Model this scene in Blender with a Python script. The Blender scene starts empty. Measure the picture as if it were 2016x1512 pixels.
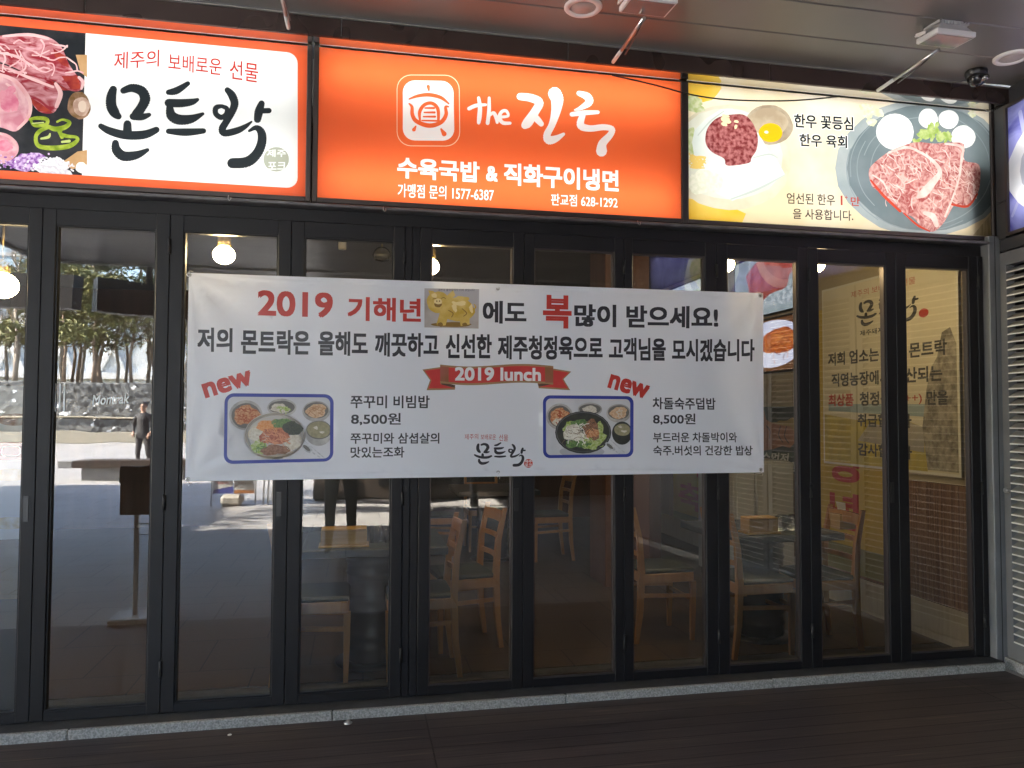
import bpy, bmesh, math, random
from mathutils import Vector, Matrix
from mathutils.geometry import delaunay_2d_cdt
R = math.radians
rnd = random.Random(7)
SC = bpy.context.scene
COL = SC.collection

# ------------------------------------------------------------------ camera
YAW, PITCH, ROLL, F = 0.200521, 0.038533, 0.004174, 1500.0
CAMP = Vector((0, -4.0, 1.5))
_fw = Vector((math.sin(YAW)*math.cos(PITCH), math.cos(YAW)*math.cos(PITCH), math.sin(PITCH)))
_r0 = Vector((math.cos(YAW), -math.sin(YAW), 0)); _u0 = _r0.cross(_fw)
_r = _r0*math.cos(ROLL)+_u0*math.sin(ROLL); _u = -_r0*math.sin(ROLL)+_u0*math.cos(ROLL)
cd = bpy.data.cameras.new('camera'); cam = bpy.data.objects.new('camera', cd); COL.objects.link(cam)
cd.sensor_width = 36; cd.lens = 36*F/2016; cd.clip_start = .02; cd.clip_end = 2000
m = Matrix((_r, _u, -_fw)).transposed().to_4x4(); m.translation = CAMP
cam.matrix_world = m; SC.camera = cam

# ------------------------------------------------------------------ world, sun, exposure
SUN_EL, SUN_AZ = R(34), Vector((-1.0, .20))      # the sun stands low, far to the left along the shop front
w = bpy.data.worlds.new('World'); SC.world = w; w.use_nodes = True
nt = w.node_tree; bg = nt.nodes['Background']
sky = nt.nodes.new('ShaderNodeTexSky'); sky.sky_type = 'NISHITA'; sky.sun_disc = False
sky.sun_elevation = SUN_EL; sky.sun_rotation = math.atan2(SUN_AZ.x, SUN_AZ.y); sky.dust_density = 1.5
nt.links.new(sky.outputs[0], bg.inputs[0]); bg.inputs[1].default_value = .15
sl = bpy.data.lights.new('sun', 'SUN'); sun = bpy.data.objects.new('sun', sl); COL.objects.link(sun)
sl.energy = 5.0; sl.angle = R(.5); sl.color = (1, .93, .82)
sd = Vector((SUN_AZ.x, SUN_AZ.y, 0)).normalized()*math.cos(SUN_EL)+Vector((0, 0, math.sin(SUN_EL)))
sun.rotation_euler = sd.to_track_quat('Z', 'Y').to_euler()
SC.view_settings.view_transform = 'Standard'; SC.view_settings.look = 'None'
SC.view_settings.exposure = 4.42; SC.view_settings.gamma = 1
SC.render.engine = 'CYCLES'
cy = SC.cycles
cy.use_denoising = True; cy.max_bounces = 10; cy.transparent_max_bounces = 16; cy.diffuse_bounces = 5
cy.sample_clamp_indirect = 6; cy.caustics_reflective = False; cy.caustics_refractive = False
EXPO = 2**SC.view_settings.exposure

# ------------------------------------------------------------------ survey helpers: photo pixel -> point on a real plane
def ray(px, py): return _fw + _r*((px-1008)/F) - _u*((py-756)/F)
def at(px, py, Y=0.0):
    d = ray(px, py); t = (Y-CAMP.y)/d.y; p = CAMP+d*t; return (p.x, p.z)
def on_x(px, py, X):
    d = ray(px, py); p = CAMP+d*(X/d.x); return (p.y, p.z)

# ------------------------------------------------------------------ things, parts
def tag(o, label=None, cat=None, group=None, kind=None):
    for k, v in (('label', label), ('category', cat), ('group', group), ('kind', kind)):
        if v: o[k] = v
    return o
def thing(name, label, cat, loc=(0, 0, 0), rz=0, group=None):
    o = bpy.data.objects.new(name, None); COL.objects.link(o); o.location = loc; o.rotation_euler.z = rz
    o.empty_display_size = .1
    return tag(o, label, cat, group)
def kids(o): return [c for c in bpy.data.objects if c.parent == o]
def copy_tree(o, parent=None):
    c = o.copy(); COL.objects.link(c); c.parent = parent
    for ch in kids(o): copy_tree(ch, c)
    return c
def link(name, me, mats, parent=None):
    o = bpy.data.objects.new(name, me); COL.objects.link(o)
    for mt in (mats if isinstance(mats, (list, tuple)) else [mats]): me.materials.append(mt)
    if parent: o.parent = parent
    return o
class MB:
    def __init__(s): s.v = []; s.f = []; s.mi = []; s.sm = []; s.cur = 0
    def face(s, idx, smooth=False): s.f.append(idx); s.mi.append(s.cur); s.sm.append(smooth)
    def box(s, x0, x1, y0, y1, z0, z1, M=None):
        b = len(s.v)
        for z in (z0, z1):
            for x, y in ((x0, y0), (x1, y0), (x1, y1), (x0, y1)):
                p = Vector((x, y, z)); s.v.append(M @ p if M else p)
        for q in ((3, 2, 1, 0), (4, 5, 6, 7), (0, 1, 5, 4), (1, 2, 6, 5), (2, 3, 7, 6), (3, 0, 4, 7)):
            s.face([b+i for i in q])
        return s
    def bbox(s, x0, x1, y0, y1, z0, z1, c=.004, M=None):      # box with chamfered vertical + top edges (full chamfer)
        bm = bmesh.new()
        vs = [bm.verts.new((x, y, z)) for z in (z0, z1) for x, y in ((x0, y0), (x1, y0), (x1, y1), (x0, y1))]
        for q in ((3, 2, 1, 0), (4, 5, 6, 7), (0, 1, 5, 4), (1, 2, 6, 5), (2, 3, 7, 6), (3, 0, 4, 7)): bm.faces.new([vs[i] for i in q])
        bmesh.ops.bevel(bm, geom=bm.edges[:], offset=c, segments=1, affect='EDGES')
        return s.bm(bm, M)
    def bm(s, bm, M=None, smooth=False):
        b = len(s.v); bm.verts.index_update()
        for v in bm.verts: s.v.append(M @ v.co if M else v.co.copy())
        for f in bm.faces: s.face([b+v.index for v in f.verts], smooth)
        bm.free(); return s
    def tube(s, pts, r, n=8, cap=True):
        pts = [Vector(p) for p in pts]; rs = r if isinstance(r, (list, tuple)) else [r]*len(pts)
        b = len(s.v); prev = None
        for i, p in enumerate(pts):
            t = (pts[min(i+1, len(pts)-1)]-pts[max(i-1, 0)]).normalized()
            if prev is None: a = t.orthogonal().normalized()
            else:
                a = prev-t*prev.dot(t); a = a.normalized() if a.length > 1e-6 else t.orthogonal().normalized()
            prev = a; c = t.cross(a)
            for k in range(n):
                an = 2*math.pi*k/n; s.v.append(p+(a*math.cos(an)+c*math.sin(an))*rs[i])
        for i in range(len(pts)-1):
            for k in range(n):
                k2 = (k+1) % n; s.face([b+i*n+k, b+i*n+k2, b+(i+1)*n+k2, b+(i+1)*n+k], True)
        if cap:
            s.face([b+k for k in range(n)][::-1]); e = b+(len(pts)-1)*n; s.face([e+k for k in range(n)])
        return s
    def lathe(s, prof, c=(0, 0, 0), n=24, axis='Z', smooth=True):
        b = len(s.v); c = Vector(c)
        for r, h in prof:
            for k in range(n):
                a = 2*math.pi*k/n; x, y = r*math.cos(a), r*math.sin(a)
                s.v.append(c+{'Z': Vector((x, y, h)), 'Y': Vector((x, h, -y)), 'X': Vector((h, x, y))}[axis])
        for i in range(len(prof)-1):
            for k in range(n):
                k2 = (k+1) % n; s.face([b+i*n+k, b+i*n+k2, b+(i+1)*n+k2, b+(i+1)*n+k], smooth)
        return s
    def bar(s, a, b_, w_, h_, up=(0, 0, 1)):                   # rectangular bar from a to b
        a, b_ = Vector(a), Vector(b_); t = (b_-a).normalized(); upv = Vector(up)
        x = t.cross(upv)
        if x.length < 1e-4: x = t.cross(Vector((0, 1, 0)))
        x.normalize(); u = x.cross(t); i0 = len(s.v)
        for p in (a, b_):
            for sx, su in ((-1, -1), (1, -1), (1, 1), (-1, 1)): s.v.append(p+x*sx*w_/2+u*su*h_/2)
        for q in ((3, 2, 1, 0), (4, 5, 6, 7), (0, 1, 5, 4), (1, 2, 6, 5), (2, 3, 7, 6), (3, 0, 4, 7)): s.face([i0+i for i in q])
        return s
    def poly(s, pts): b = len(s.v); s.v += [Vector(p) for p in pts]; s.face(list(range(b, b+len(pts)))); return s
    def prism(s, pts, d):                                       # pts 3d planar, extruded by d
        d = Vector(d); b = len(s.v); n = len(pts); s.v += [Vector(p) for p in pts]+[Vector(p)+d for p in pts]
        s.face(list(range(b, b+n))[::-1]); s.face(list(range(b+n, b+2*n)))
        for i in range(n): j = (i+1) % n; s.face([b+i, b+j, b+n+j, b+n+i])
        return s
    def build(s, name, mats, parent=None):
        me = bpy.data.meshes.new(name); me.from_pydata([tuple(v) for v in s.v], [], s.f)
        for p, i, sm in zip(me.polygons, s.mi, s.sm): p.material_index = i; p.use_smooth = sm
        return link(name, me, mats, parent)

# ------------------------------------------------------------------ materials
MC = {}
def srgb(r, g, b):
    f = lambda c: (c/255/12.92 if c <= 10 else ((c/255+.055)/1.055)**2.4)
    return (f(r), f(g), f(b))
def mat(name, c, rough=.5, metal=0, c2=None, scale=8, bump=0, bscale=60, stretch=(1, 1, 1), spec=.5, detail=4, rvar=0, coat=0):
    if name in MC: return MC[name]
    mt = bpy.data.materials.new(name); mt.use_nodes = True; MC[name] = mt
    t = mt.node_tree; n = t.nodes; L = t.links; p = n['Principled BSDF']
    p.inputs['Base Color'].default_value = (*c, 1); p.inputs['Roughness'].default_value = rough
    p.inputs['Metallic'].default_value = metal; p.inputs['Specular IOR Level'].default_value = spec
    if coat: p.inputs['Coat Weight'].default_value = coat
    tc = n.new('ShaderNodeTexCoord'); mp = n.new('ShaderNodeMapping'); mp.inputs['Scale'].default_value = stretch
    L.new(tc.outputs['Object'], mp.inputs[0])
    if c2 or rvar:
        nz = n.new('ShaderNodeTexNoise'); nz.inputs['Scale'].default_value = scale; nz.inputs['Detail'].default_value = detail
        L.new(mp.outputs[0], nz.inputs['Vector'])
        if c2:
            rp = n.new('ShaderNodeValToRGB'); rp.color_ramp.elements[0].position = .35; rp.color_ramp.elements[1].position = .65
            rp.color_ramp.elements[0].color = (*c, 1); rp.color_ramp.elements[1].color = (*c2, 1)
            L.new(nz.outputs[0], rp.inputs[0]); L.new(rp.outputs[0], p.inputs['Base Color'])
        if rvar:
            mr = n.new('ShaderNodeMapRange'); mr.inputs['To Min'].default_value = max(.02, rough-rvar); mr.inputs['To Max'].default_value = rough+rvar
            L.new(nz.outputs[0], mr.inputs[0]); L.new(mr.outputs[0], p.inputs['Roughness'])
    if bump:
        nb = n.new('ShaderNodeTexNoise'); nb.inputs['Scale'].default_value = bscale; nb.inputs['Detail'].default_value = 3
        L.new(mp.outputs[0], nb.inputs['Vector'])
        bp = n.new('ShaderNodeBump'); bp.inputs['Strength'].default_value = bump; bp.inputs['Distance'].default_value = .01
        L.new(nb.outputs[0], bp.inputs['Height']); L.new(bp.outputs[0], p.inputs['Normal'])
    return mt
def lit(name, c, c2=None, scale=30, lo=.4, hi=.6, detail=5, stretch=(1, 1, 1), dist=0):
    """printed translucent film of a backlit sign: the tubes behind it shine through"""
    if name in MC: return MC[name]
    mt = bpy.data.materials.new(name); mt.use_nodes = True; MC[name] = mt
    t = mt.node_tree; n = t.nodes; L = t.links; n.remove(n['Principled BSDF'])
    tr = n.new('ShaderNodeBsdfTranslucent'); gl = n.new('ShaderNodeBsdfGlossy'); gl.inputs['Roughness'].default_value = .25
    mx = n.new('ShaderNodeMixShader'); mx.inputs[0].default_value = .04
    tr.inputs[0].default_value = (*c, 1)
    if c2:
        tc = n.new('ShaderNodeTexCoord'); mp = n.new('ShaderNodeMapping'); mp.inputs['Scale'].default_value = stretch
        nz = n.new('ShaderNodeTexNoise'); nz.inputs['Scale'].default_value = scale; nz.inputs['Detail'].default_value = detail
        nz.inputs['Distortion'].default_value = dist
        rp = n.new('ShaderNodeValToRGB'); rp.color_ramp.elements[0].position = lo; rp.color_ramp.elements[1].position = hi
        rp.color_ramp.elements[0].color = (*c, 1); rp.color_ramp.elements[1].color = (*c2, 1)
        L.new(tc.outputs['Object'], mp.inputs[0]); L.new(mp.outputs[0], nz.inputs['Vector']); L.new(nz.outputs[0], rp.inputs[0]); L.new(rp.outputs[0], tr.inputs[0])
    L.new(tr.outputs[0], mx.inputs[1]); L.new(gl.outputs[0], mx.inputs[2]); L.new(mx.outputs[0], n['Material Output'].inputs[0])
    return mt
def emit(name, c, s):
    if name in MC: return MC[name]
    mt = bpy.data.materials.new(name); mt.use_nodes = True; MC[name] = mt
    n = mt.node_tree.nodes; n.remove(n['Principled BSDF']); e = n.new('ShaderNodeEmission')
    e.inputs[0].default_value = (*c, 1); e.inputs[1].default_value = s
    mt.node_tree.links.new(e.outputs[0], n['Material Output'].inputs[0]); return mt
def screen(name, c, c2, s, scale=30, lo=.4, hi=.6):
    mt = emit(name, c, s); t = mt.node_tree; n = t.nodes
    e = [x for x in n if x.type == 'EMISSION'][0]
    tc = n.new('ShaderNodeTexCoord'); nz = n.new('ShaderNodeTexNoise'); nz.inputs['Scale'].default_value = scale; nz.inputs['Detail'].default_value = 5
    rp = n.new('ShaderNodeValToRGB'); rp.color_ramp.elements[0].position = lo; rp.color_ramp.elements[1].position = hi
    rp.color_ramp.elements[0].color = (*c, 1); rp.color_ramp.elements[1].color = (*c2, 1)
    t.links.new(tc.outputs['Object'], nz.inputs['Vector']); t.links.new(nz.outputs[0], rp.inputs[0]); t.links.new(rp.outputs[0], e.inputs[0]); return mt
def glass_mat(name, ior=1.85, tint=(.80, .82, .80), wav=.02, haze=0):
    mt = bpy.data.materials.new(name); mt.use_nodes = True
    t = mt.node_tree; n = t.nodes; L = t.links; n.remove(n['Principled BSDF'])
    tr = n.new('ShaderNodeBsdfTransparent'); tr.inputs[0].default_value = (*tint, 1)
    gl = n.new('ShaderNodeBsdfGlossy'); gl.inputs['Roughness'].default_value = 0
    fr = n.new('ShaderNodeFresnel'); fr.inputs[0].default_value = ior; mx = n.new('ShaderNodeMixShader')
    tc = n.new('ShaderNodeTexCoord'); nz = n.new('ShaderNodeTexNoise'); nz.inputs['Scale'].default_value = 3.2; nz.inputs['Detail'].default_value = 1
    bp = n.new('ShaderNodeBump'); bp.inputs['Strength'].default_value = wav; bp.inputs['Distance'].default_value = .02
    L.new(tc.outputs['Object'], nz.inputs['Vector']); L.new(nz.outputs[0], bp.inputs['Height']); L.new(bp.outputs[0], gl.inputs['Normal'])
    L.new(fr.outputs[0], mx.inputs[0]); L.new(tr.outputs[0], mx.inputs[1]); L.new(gl.outputs[0], mx.inputs[2]); out = mx
    if haze:                                                    # uneven pale film imitating the glare haze over the panes
        df = n.new('ShaderNodeBsdfDiffuse'); df.inputs[0].default_value = (.75, .70, .62, 1); m2 = n.new('ShaderNodeMixShader')
        mp = n.new('ShaderNodeMapping'); mp.inputs['Scale'].default_value = (9, 9, 2.2); mp.inputs['Rotation'].default_value = (0, .5, 0); n2 = n.new('ShaderNodeTexNoise'); n2.inputs['Scale'].default_value = 1; n2.inputs['Detail'].default_value = 7; n2.inputs['Distortion'].default_value = .6
        mr = n.new('ShaderNodeMapRange'); mr.inputs['From Min'].default_value = .3; mr.inputs['From Max'].default_value = .75; mr.inputs['To Min'].default_value = haze*.55; mr.inputs['To Max'].default_value = haze*1.7
        L.new(tc.outputs['Object'], mp.inputs[0]); L.new(mp.outputs[0], n2.inputs['Vector']); L.new(n2.outputs[0], mr.inputs[0]); L.new(mr.outputs[0], m2.inputs[0]); L.new(mx.outputs[0], m2.inputs[1]); L.new(df.outputs[0], m2.inputs[2]); out = m2
    L.new(out.outputs[0], n['Material Output'].inputs[0])
    MC[name] = mt; return mt

M_FRAME = mat('dark_frame_metal', (.0055, .0052, .0068), .5, 0, c2=(.009, .0085, .0105), scale=3, spec=.32, bump=.05, bscale=200, rvar=.08)
M_GASKET = mat('black_rubber', (.006, .006, .007), .6)
M_BRONZE = mat('bronze_metal', (.105, .075, .067), .28, .7, c2=(.115, .083, .074), scale=3, rvar=.05, detail=2)
M_SOFFIT = mat('polished_soffit', (.62, .60, .57), .03, 1.0, rvar=.02, scale=9)
M_SIGNFRAME = mat('sign_frame_metal', (.085, .07, .066), .35, .5)
M_CEIL = mat('ceiling_metal', (.18, .17, .16), .42, .2, c2=(.21, .20, .19), scale=1.3, rvar=.08)
M_GREYPOST = mat('grey_painted_steel', (.15, .155, .165), .45, .1, c2=(.18, .188, .20), scale=5)
M_LOUVRE = mat('louvre_aluminium', (.20, .20, .195), .5, 0, c2=(.25, .245, .24), scale=7)
M_GLASS = glass_mat('door_glass', 2.1, (.86, .88, .86), .02, .022)
M_WHITEP = mat('white_paint', (.75, .75, .74), .45)
M_STEEL = mat('steel', (.5, .5, .5), .3, 1)
M_BLACK = mat('black_plastic', (.012, .012, .013), .35)

# ------------------------------------------------------------------ printed sheets: coplanar layers cut with a constrained Delaunay triangulation
def area(p): return sum(p[i][0]*p[(i+1) % len(p)][1]-p[(i+1) % len(p)][0]*p[i][1] for i in range(len(p)))/2
def sheet(base, layers, put, parent, grid=None):
    pass
    """base: polygon; layers: [(part name, material, [polygons])...] later ones on top; put(u,v)->3d. one mesh per part name"""
    V, Ed, polys_ = [], [], []
    def add(poly, li):
        q = [poly[0]]
        for p in poly[1:]:
            if abs(p[0]-q[-1][0])+abs(p[1]-q[-1][1]) > 2e-6: q.append(p)
        if len(q) < 3 or abs(area(q)) < 1e-10: return
        b = len(V); n = len(q); V.extend(Vector((p[0], p[1])) for p in q); Ed.extend((b+i, b+(i+1) % n) for i in range(n))
        polys_.append((li, q, min(p[0] for p in q), max(p[0] for p in q), min(p[1] for p in q), max(p[1] for p in q)))
    add(list(base), -1)
    for li, (_, _, polys) in enumerate(layers):
        for p in polys: add(list(p), li)
    if grid: V.extend(Vector(p) for p in grid)
    vs, es, fs, ov, oe, of = delaunay_2d_cdt(V, Ed, [], 0, 1e-6, False)
    bx0, bx1, by0, by1 = polys_[0][2:]; NX, NY = 120, 60; cell = {}
    ci = lambda x: min(NX-1, max(0, int((x-bx0)/(bx1-bx0)*NX))); cj = lambda y: min(NY-1, max(0, int((y-by0)/(by1-by0)*NY)))
    for k, pp in enumerate(polys_):
        if pp[3] < bx0 or pp[2] > bx1 or pp[5] < by0 or pp[4] > by1: continue
        for i in range(ci(pp[2]), ci(pp[3])+1):
            for j in range(cj(pp[4]), cj(pp[5])+1): cell.setdefault((i, j), []).append(k)
    for l in cell.values(): l.sort(key=lambda k: -polys_[k][0])
    def inside(q, x, y):
        c = False; x1, y1 = q[-1]
        for x2, y2 in q:
            if (y2 > y) != (y1 > y) and x < (x1-x2)*(y-y2)/(y1-y2)+x2: c = not c
            x1, y1 = x2, y2
        return c
    bq = polys_[0][1]
    parts = {}
    for f in fs:
        x = sum(vs[i].x for i in f)/len(f); y = sum(vs[i].y for i in f)/len(f)
        if not (bx0 <= x <= bx1 and by0 <= y <= by1) or not inside(bq, x, y): continue
        top = -1
        for k in cell.get((ci(x), cj(y)), ()):
            pp = polys_[k]
            if pp[0] <= top: break
            if pp[2] <= x <= pp[3] and pp[4] <= y <= pp[5] and inside(pp[1], x, y): top = pp[0]; break
        if top < 0: continue
        parts.setdefault(layers[top][0], []).append((f, layers[top][1]))
    out = {}
    for name, fl in parts.items():
        idx, verts, faces, mats, mi = {}, [], [], [], []
        for f, mt in fl:
            if mt not in mats: mats.append(mt)
            q = []
            for i in f:
                if i not in idx: idx[i] = len(verts); verts.append(tuple(put(vs[i].x, vs[i].y)))
                q.append(idx[i])
            faces.append(q); mi.append(mats.index(mt))
        name_ = name.split('#')[0]; me = bpy.data.meshes.new(name_); me.from_pydata(verts, [], faces)
        for p, i in zip(me.polygons, mi): p.material_index = i
        out[name] = link(name_, me, mats, parent)
    return out
_tc = bpy.data.curves.new('t', 'FONT'); _to = bpy.data.objects.new('t', _tc); COL.objects.link(_to)
_tcache = {}
def glyphs(body):
    """outlines of a text as keyholed polygons (each outer loop with its counters)"""
    if body not in _tcache:
        _tc.body = body; _tc.size = 1; _tc.resolution_u = 4
        dg = bpy.context.evaluated_depsgraph_get(); dg.update()
        _tcache[body] = outlines(bpy.data.meshes.new_from_object(_to.evaluated_get(dg)))
    return _tcache[body]
def outlines(me):
    rd = {}; vid = []; co = []
    for v in me.vertices:
        k = (round(v.co.x, 5), round(v.co.y, 5))
        if k not in rd: rd[k] = len(co); co.append(k)
        vid.append(rd[k])
    he = set()
    for p in me.polygons:
        q = [vid[i] for i in p.vertices]
        for i in range(len(q)):
            e = (q[i], q[(i+1) % len(q)])
            if e[0] == e[1]: continue
            if (e[1], e[0]) in he: he.discard((e[1], e[0]))
            else: he.add(e)
    bpy.data.meshes.remove(me)
    nxt = {}
    for x, y in he: nxt.setdefault(x, []).append(y)
    loops = []
    while nxt:
        st = next(iter(nxt)); lp = [st]; cur = st
        while True:
            if cur not in nxt: break
            n_ = nxt[cur].pop()
            if not nxt[cur]: del nxt[cur]
            if n_ == st: break
            lp.append(n_); cur = n_
        if len(lp) > 2: loops.append([co[i] for i in lp])
    ars = [area(l) for l in loops]; big = max(ars, key=abs) if ars else 1
    outer = [l for l, a_ in zip(loops, ars) if a_*big > 0]; holes = [l for l, a_ in zip(loops, ars) if a_*big < 0]
    res = [list(o) for o in outer]
    for h in holes:
        x, y = h[0]; best = None
        for k, o in enumerate(outer):
            c = False; x1, y1 = o[-1]
            for x2, y2 in o:
                if (y2 > y) != (y1 > y) and x < (x1-x2)*(y-y2)/(y1-y2)+x2: c = not c
                x1, y1 = x2, y2
            if c and (best is None or abs(area(o)) < abs(area(outer[best]))): best = k
        if best is not None: r_ = res[best]; res[best] = r_+[r_[0]]+h+[h[0]]
    return res
def text(body, L_, R_, h, bold=.02, perp=False, slant=0):
    """polygons of body: its ink box runs from L_ to R_ (bottom corners, plane coordinates) and is h tall"""
    ps = glyphs(body); xs = [q[0] for p in ps for q in p]; ys = [q[1] for p in ps for q in p]
    x0, x1, y0, y1 = min(xs)-bold, max(xs)+bold, min(ys)-bold, max(ys)+bold
    L_, R_ = Vector(L_), Vector(R_); d = R_-L_
    up = Vector((-d.y, d.x)).normalized()*h if perp else Vector((0, h))
    up = up+d.normalized()*slant*h
    offs = ((-1, -1), (1, -1), (1, 1), (-1, 1)) if bold > .006 else ((0, 0),)
    return [[tuple(L_+d*((q[0]+ox*bold-x0)/(x1-x0))+up*((q[1]+oy*bold-y0)/(y1-y0))) for q in p] for p in ps for ox, oy in offs]
def catmull(pts, k=6):
    if len(pts) < 3: return pts
    P = [pts[0]]+list(pts)+[pts[-1]]; out = []
    for i in range(1, len(P)-2):
        for j in range(k):
            t = j/k; out.append(tuple(.5*((2*P[i][c])+(-P[i-1][c]+P[i+1][c])*t+(2*P[i-1][c]-5*P[i][c]+4*P[i+1][c]-P[i+2][c])*t*t+(-P[i-1][c]+3*P[i][c]-3*P[i+1][c]+P[i+2][c])*t**3) for c in range(3)))
    out.append(tuple(pts[-1])); return out
def stroke(pts, k=5, wscale=1, n=10):
    """brush stroke: pts (x, y, width). returns overlapping quads and dots"""
    q = catmull([(p[0], p[1], p[2]*wscale) for p in pts], k); out = []
    for i, (x, y, w_) in enumerate(q):
        if i == 0 or i == len(q)-1: out.append([(x+w_/2*math.cos(2*math.pi*j/n), y+w_/2*math.sin(2*math.pi*j/n)) for j in range(n)])
        else: out.append([(x+w_/2*math.cos(2*math.pi*j/7), y+w_/2*math.sin(2*math.pi*j/7)) for j in range(7)])
        if i:
            X, Y, W = q[i-1]; dx, dy = x-X, y-Y; l = math.hypot(dx, dy)
            if l < 1e-9: continue
            nx, ny = -dy/l/2, dx/l/2
            out.append([(X+nx*W, Y+ny*W), (X-nx*W, Y-ny*W), (x-nx*w_, y-ny*w_), (x+nx*w_, y+ny*w_)])
    return out
def blob(cx, cy, rx, ry, n=24, irr=.06, seed=0, rot=0):
    g = random.Random(seed); ph = [g.uniform(0, 6.28) for _ in range(4)]; out = []
    for i in range(n):
        a = 2*math.pi*i/n; k = 1+irr*(math.sin(2*a+ph[0])+.7*math.sin(3*a+ph[1])+.5*math.sin(5*a+ph[2])+.4*math.sin(9*a+ph[3]))
        x, y = rx*k*math.cos(a), ry*k*math.sin(a); out.append((cx+x*math.cos(rot)-y*math.sin(rot), cy+x*math.sin(rot)+y*math.cos(rot)))
    return out
def ell(cx, cy, rx, ry, n=28): return blob(cx, cy, rx, ry, n, 0)
def smooth_poly(p, k=4):
    n = len(p); out = []
    for i in range(n):
        a, b, c, d = p[i-1], p[i], p[(i+1) % n], p[(i+2) % n]
        for j in range(k):
            t = j/k; out.append(tuple(.5*(2*b[q]+(c[q]-a[q])*t+(2*a[q]-5*b[q]+4*c[q]-d[q])*t*t+(3*b[q]-a[q]-3*c[q]+d[q])*t**3) for q in (0, 1)))
    return out
def rrect(c, r, n=6):
    """rounded quad from 4 corners TL, TR, BR, BL"""
    out = []; c = [Vector(p) for p in c]
    for i in range(4):
        p, a, b = c[i], c[i-1], c[(i+1) % 4]
        u, v = (a-p).normalized()*r, (b-p).normalized()*r
        for j in range(n+1):
            t = j/n*math.pi/2; out.append(tuple(p+u*(1-math.sin(t))+v*(1-math.cos(t))))
    return out
def mapped(polys, fn): return [[fn(*p) for p in q] for q in polys]

# brush-written shop names, traced as strokes (x, y, width) in a local drawing frame
LOGO = [
 [(702, 555, 48), (690, 600, 62), (690, 655, 66), (712, 700, 62), (735, 722, 40)],
 [(765, 562, 40), (820, 545, 52), (880, 566, 62), (900, 615, 66), (878, 665, 60), (845, 712, 62), (830, 725, 40)], [(825, 722, 44), (880, 725, 44), (925, 712, 26)],
 [(790, 770, 50), (790, 825, 58)], [(625, 782, 34), (680, 812, 48), (780, 838, 54), (895, 835, 54), (970, 805, 40)],
 [(716, 888, 44), (722, 930, 58), (765, 968, 62), (845, 962, 52), (915, 930, 24)],
 [(1045, 572, 34), (1095, 562, 46), (1165, 518, 30)], [(1045, 638, 50), (1120, 640, 52), (1190, 632, 42), (1225, 618, 22)],
 [(1052, 655, 40), (1062, 715, 62), (1110, 742, 64), (1185, 738, 54), (1258, 706, 20)], [(1045, 814, 34), (1150, 820, 48), (1262, 812, 34)],
 [(1410, 558, 36), (1438, 590, 50), (1455, 640, 50), (1440, 690, 46), (1405, 752, 44), (1378, 800, 46), (1395, 826, 44), (1470, 810, 42), (1520, 785, 30), (1560, 755, 12)],
 [(1375, 658, 24), (1340, 668, 34), (1338, 705, 34), (1370, 728, 34), (1402, 712, 34), (1408, 675, 30), (1375, 658, 24)],
 [(1622, 642, 40), (1606, 690, 54), (1597, 740, 46)], [(1610, 688, 34), (1668, 686, 34)],
 [(1545, 812, 16), (1590, 792, 34), (1622, 825, 52), (1622, 890, 58), (1590, 958, 62), (1530, 1005, 66), (1440, 1012, 64)]]
JIN = [
 [(1125, 345, 38), (1180, 352, 42), (1225, 375, 44), (1205, 420, 44), (1165, 480, 52), (1150, 495, 40)], [(1190, 435, 28), (1215, 465, 34), (1235, 488, 28)],
 [(1305, 330, 70), (1318, 360, 66), (1312, 420, 50), (1292, 490, 36), (1265, 545, 38), (1275, 572, 46), (1310, 566, 36), (1352, 541, 16)],
 [(1432, 328, 26), (1475, 345, 40), (1485, 375, 40), (1440, 405, 22), (1410, 415, 8)], [(1395, 438, 24), (1460, 430, 26), (1530, 427, 20)],
 [(1452, 440, 30), (1440, 495, 40), (1490, 512, 34), (1560, 505, 32), (1605, 515, 30), (1595, 545, 34), (1555, 590, 44), (1550, 630, 58)]]
THE = [[(908, 352, 16), (915, 400, 22), (912, 450, 24), (908, 482, 18)], [(858, 408, 20), (895, 392, 20), (945, 388, 14)],
 [(963, 352, 14), (962, 420, 20), (955, 484, 20)], [(958, 450, 14), (985, 430, 18), (1000, 455, 20), (1005, 480, 16)],
 [(1025, 452, 16), (1062, 446, 14), (1052, 420, 16), (1028, 425, 18), (1016, 455, 20), (1035, 482, 20), (1072, 484, 16)]]
C1 = lambda x, y: at(x/3.15, y/3.15)                       # drawing frames -> the sign plane
C2 = lambda x, y: at(x/2.6526+600, y/2.6526+60)
C3 = lambda x, y: at(x/2.939+1330, y/2.939+120)
def strokes_in(S, fn, ws=1): return [q for s in S for q in mapped(stroke(s, wscale=ws), fn)]
def tx(body, x0, y0, x1, y1, hpx, bold=.02, fn=at, perp=False, slant=0):
    L_, R_ = fn(x0, y0), fn(x1, y1); k = math.hypot(R_[0]-L_[0], R_[1]-L_[1])/math.hypot(x1-x0, y1-y0)
    top = fn(x0, y0-hpx); h = math.hypot(top[0]-L_[0], top[1]-L_[1])
    return text(body, L_, R_, h, bold, perp, slant)

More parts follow.
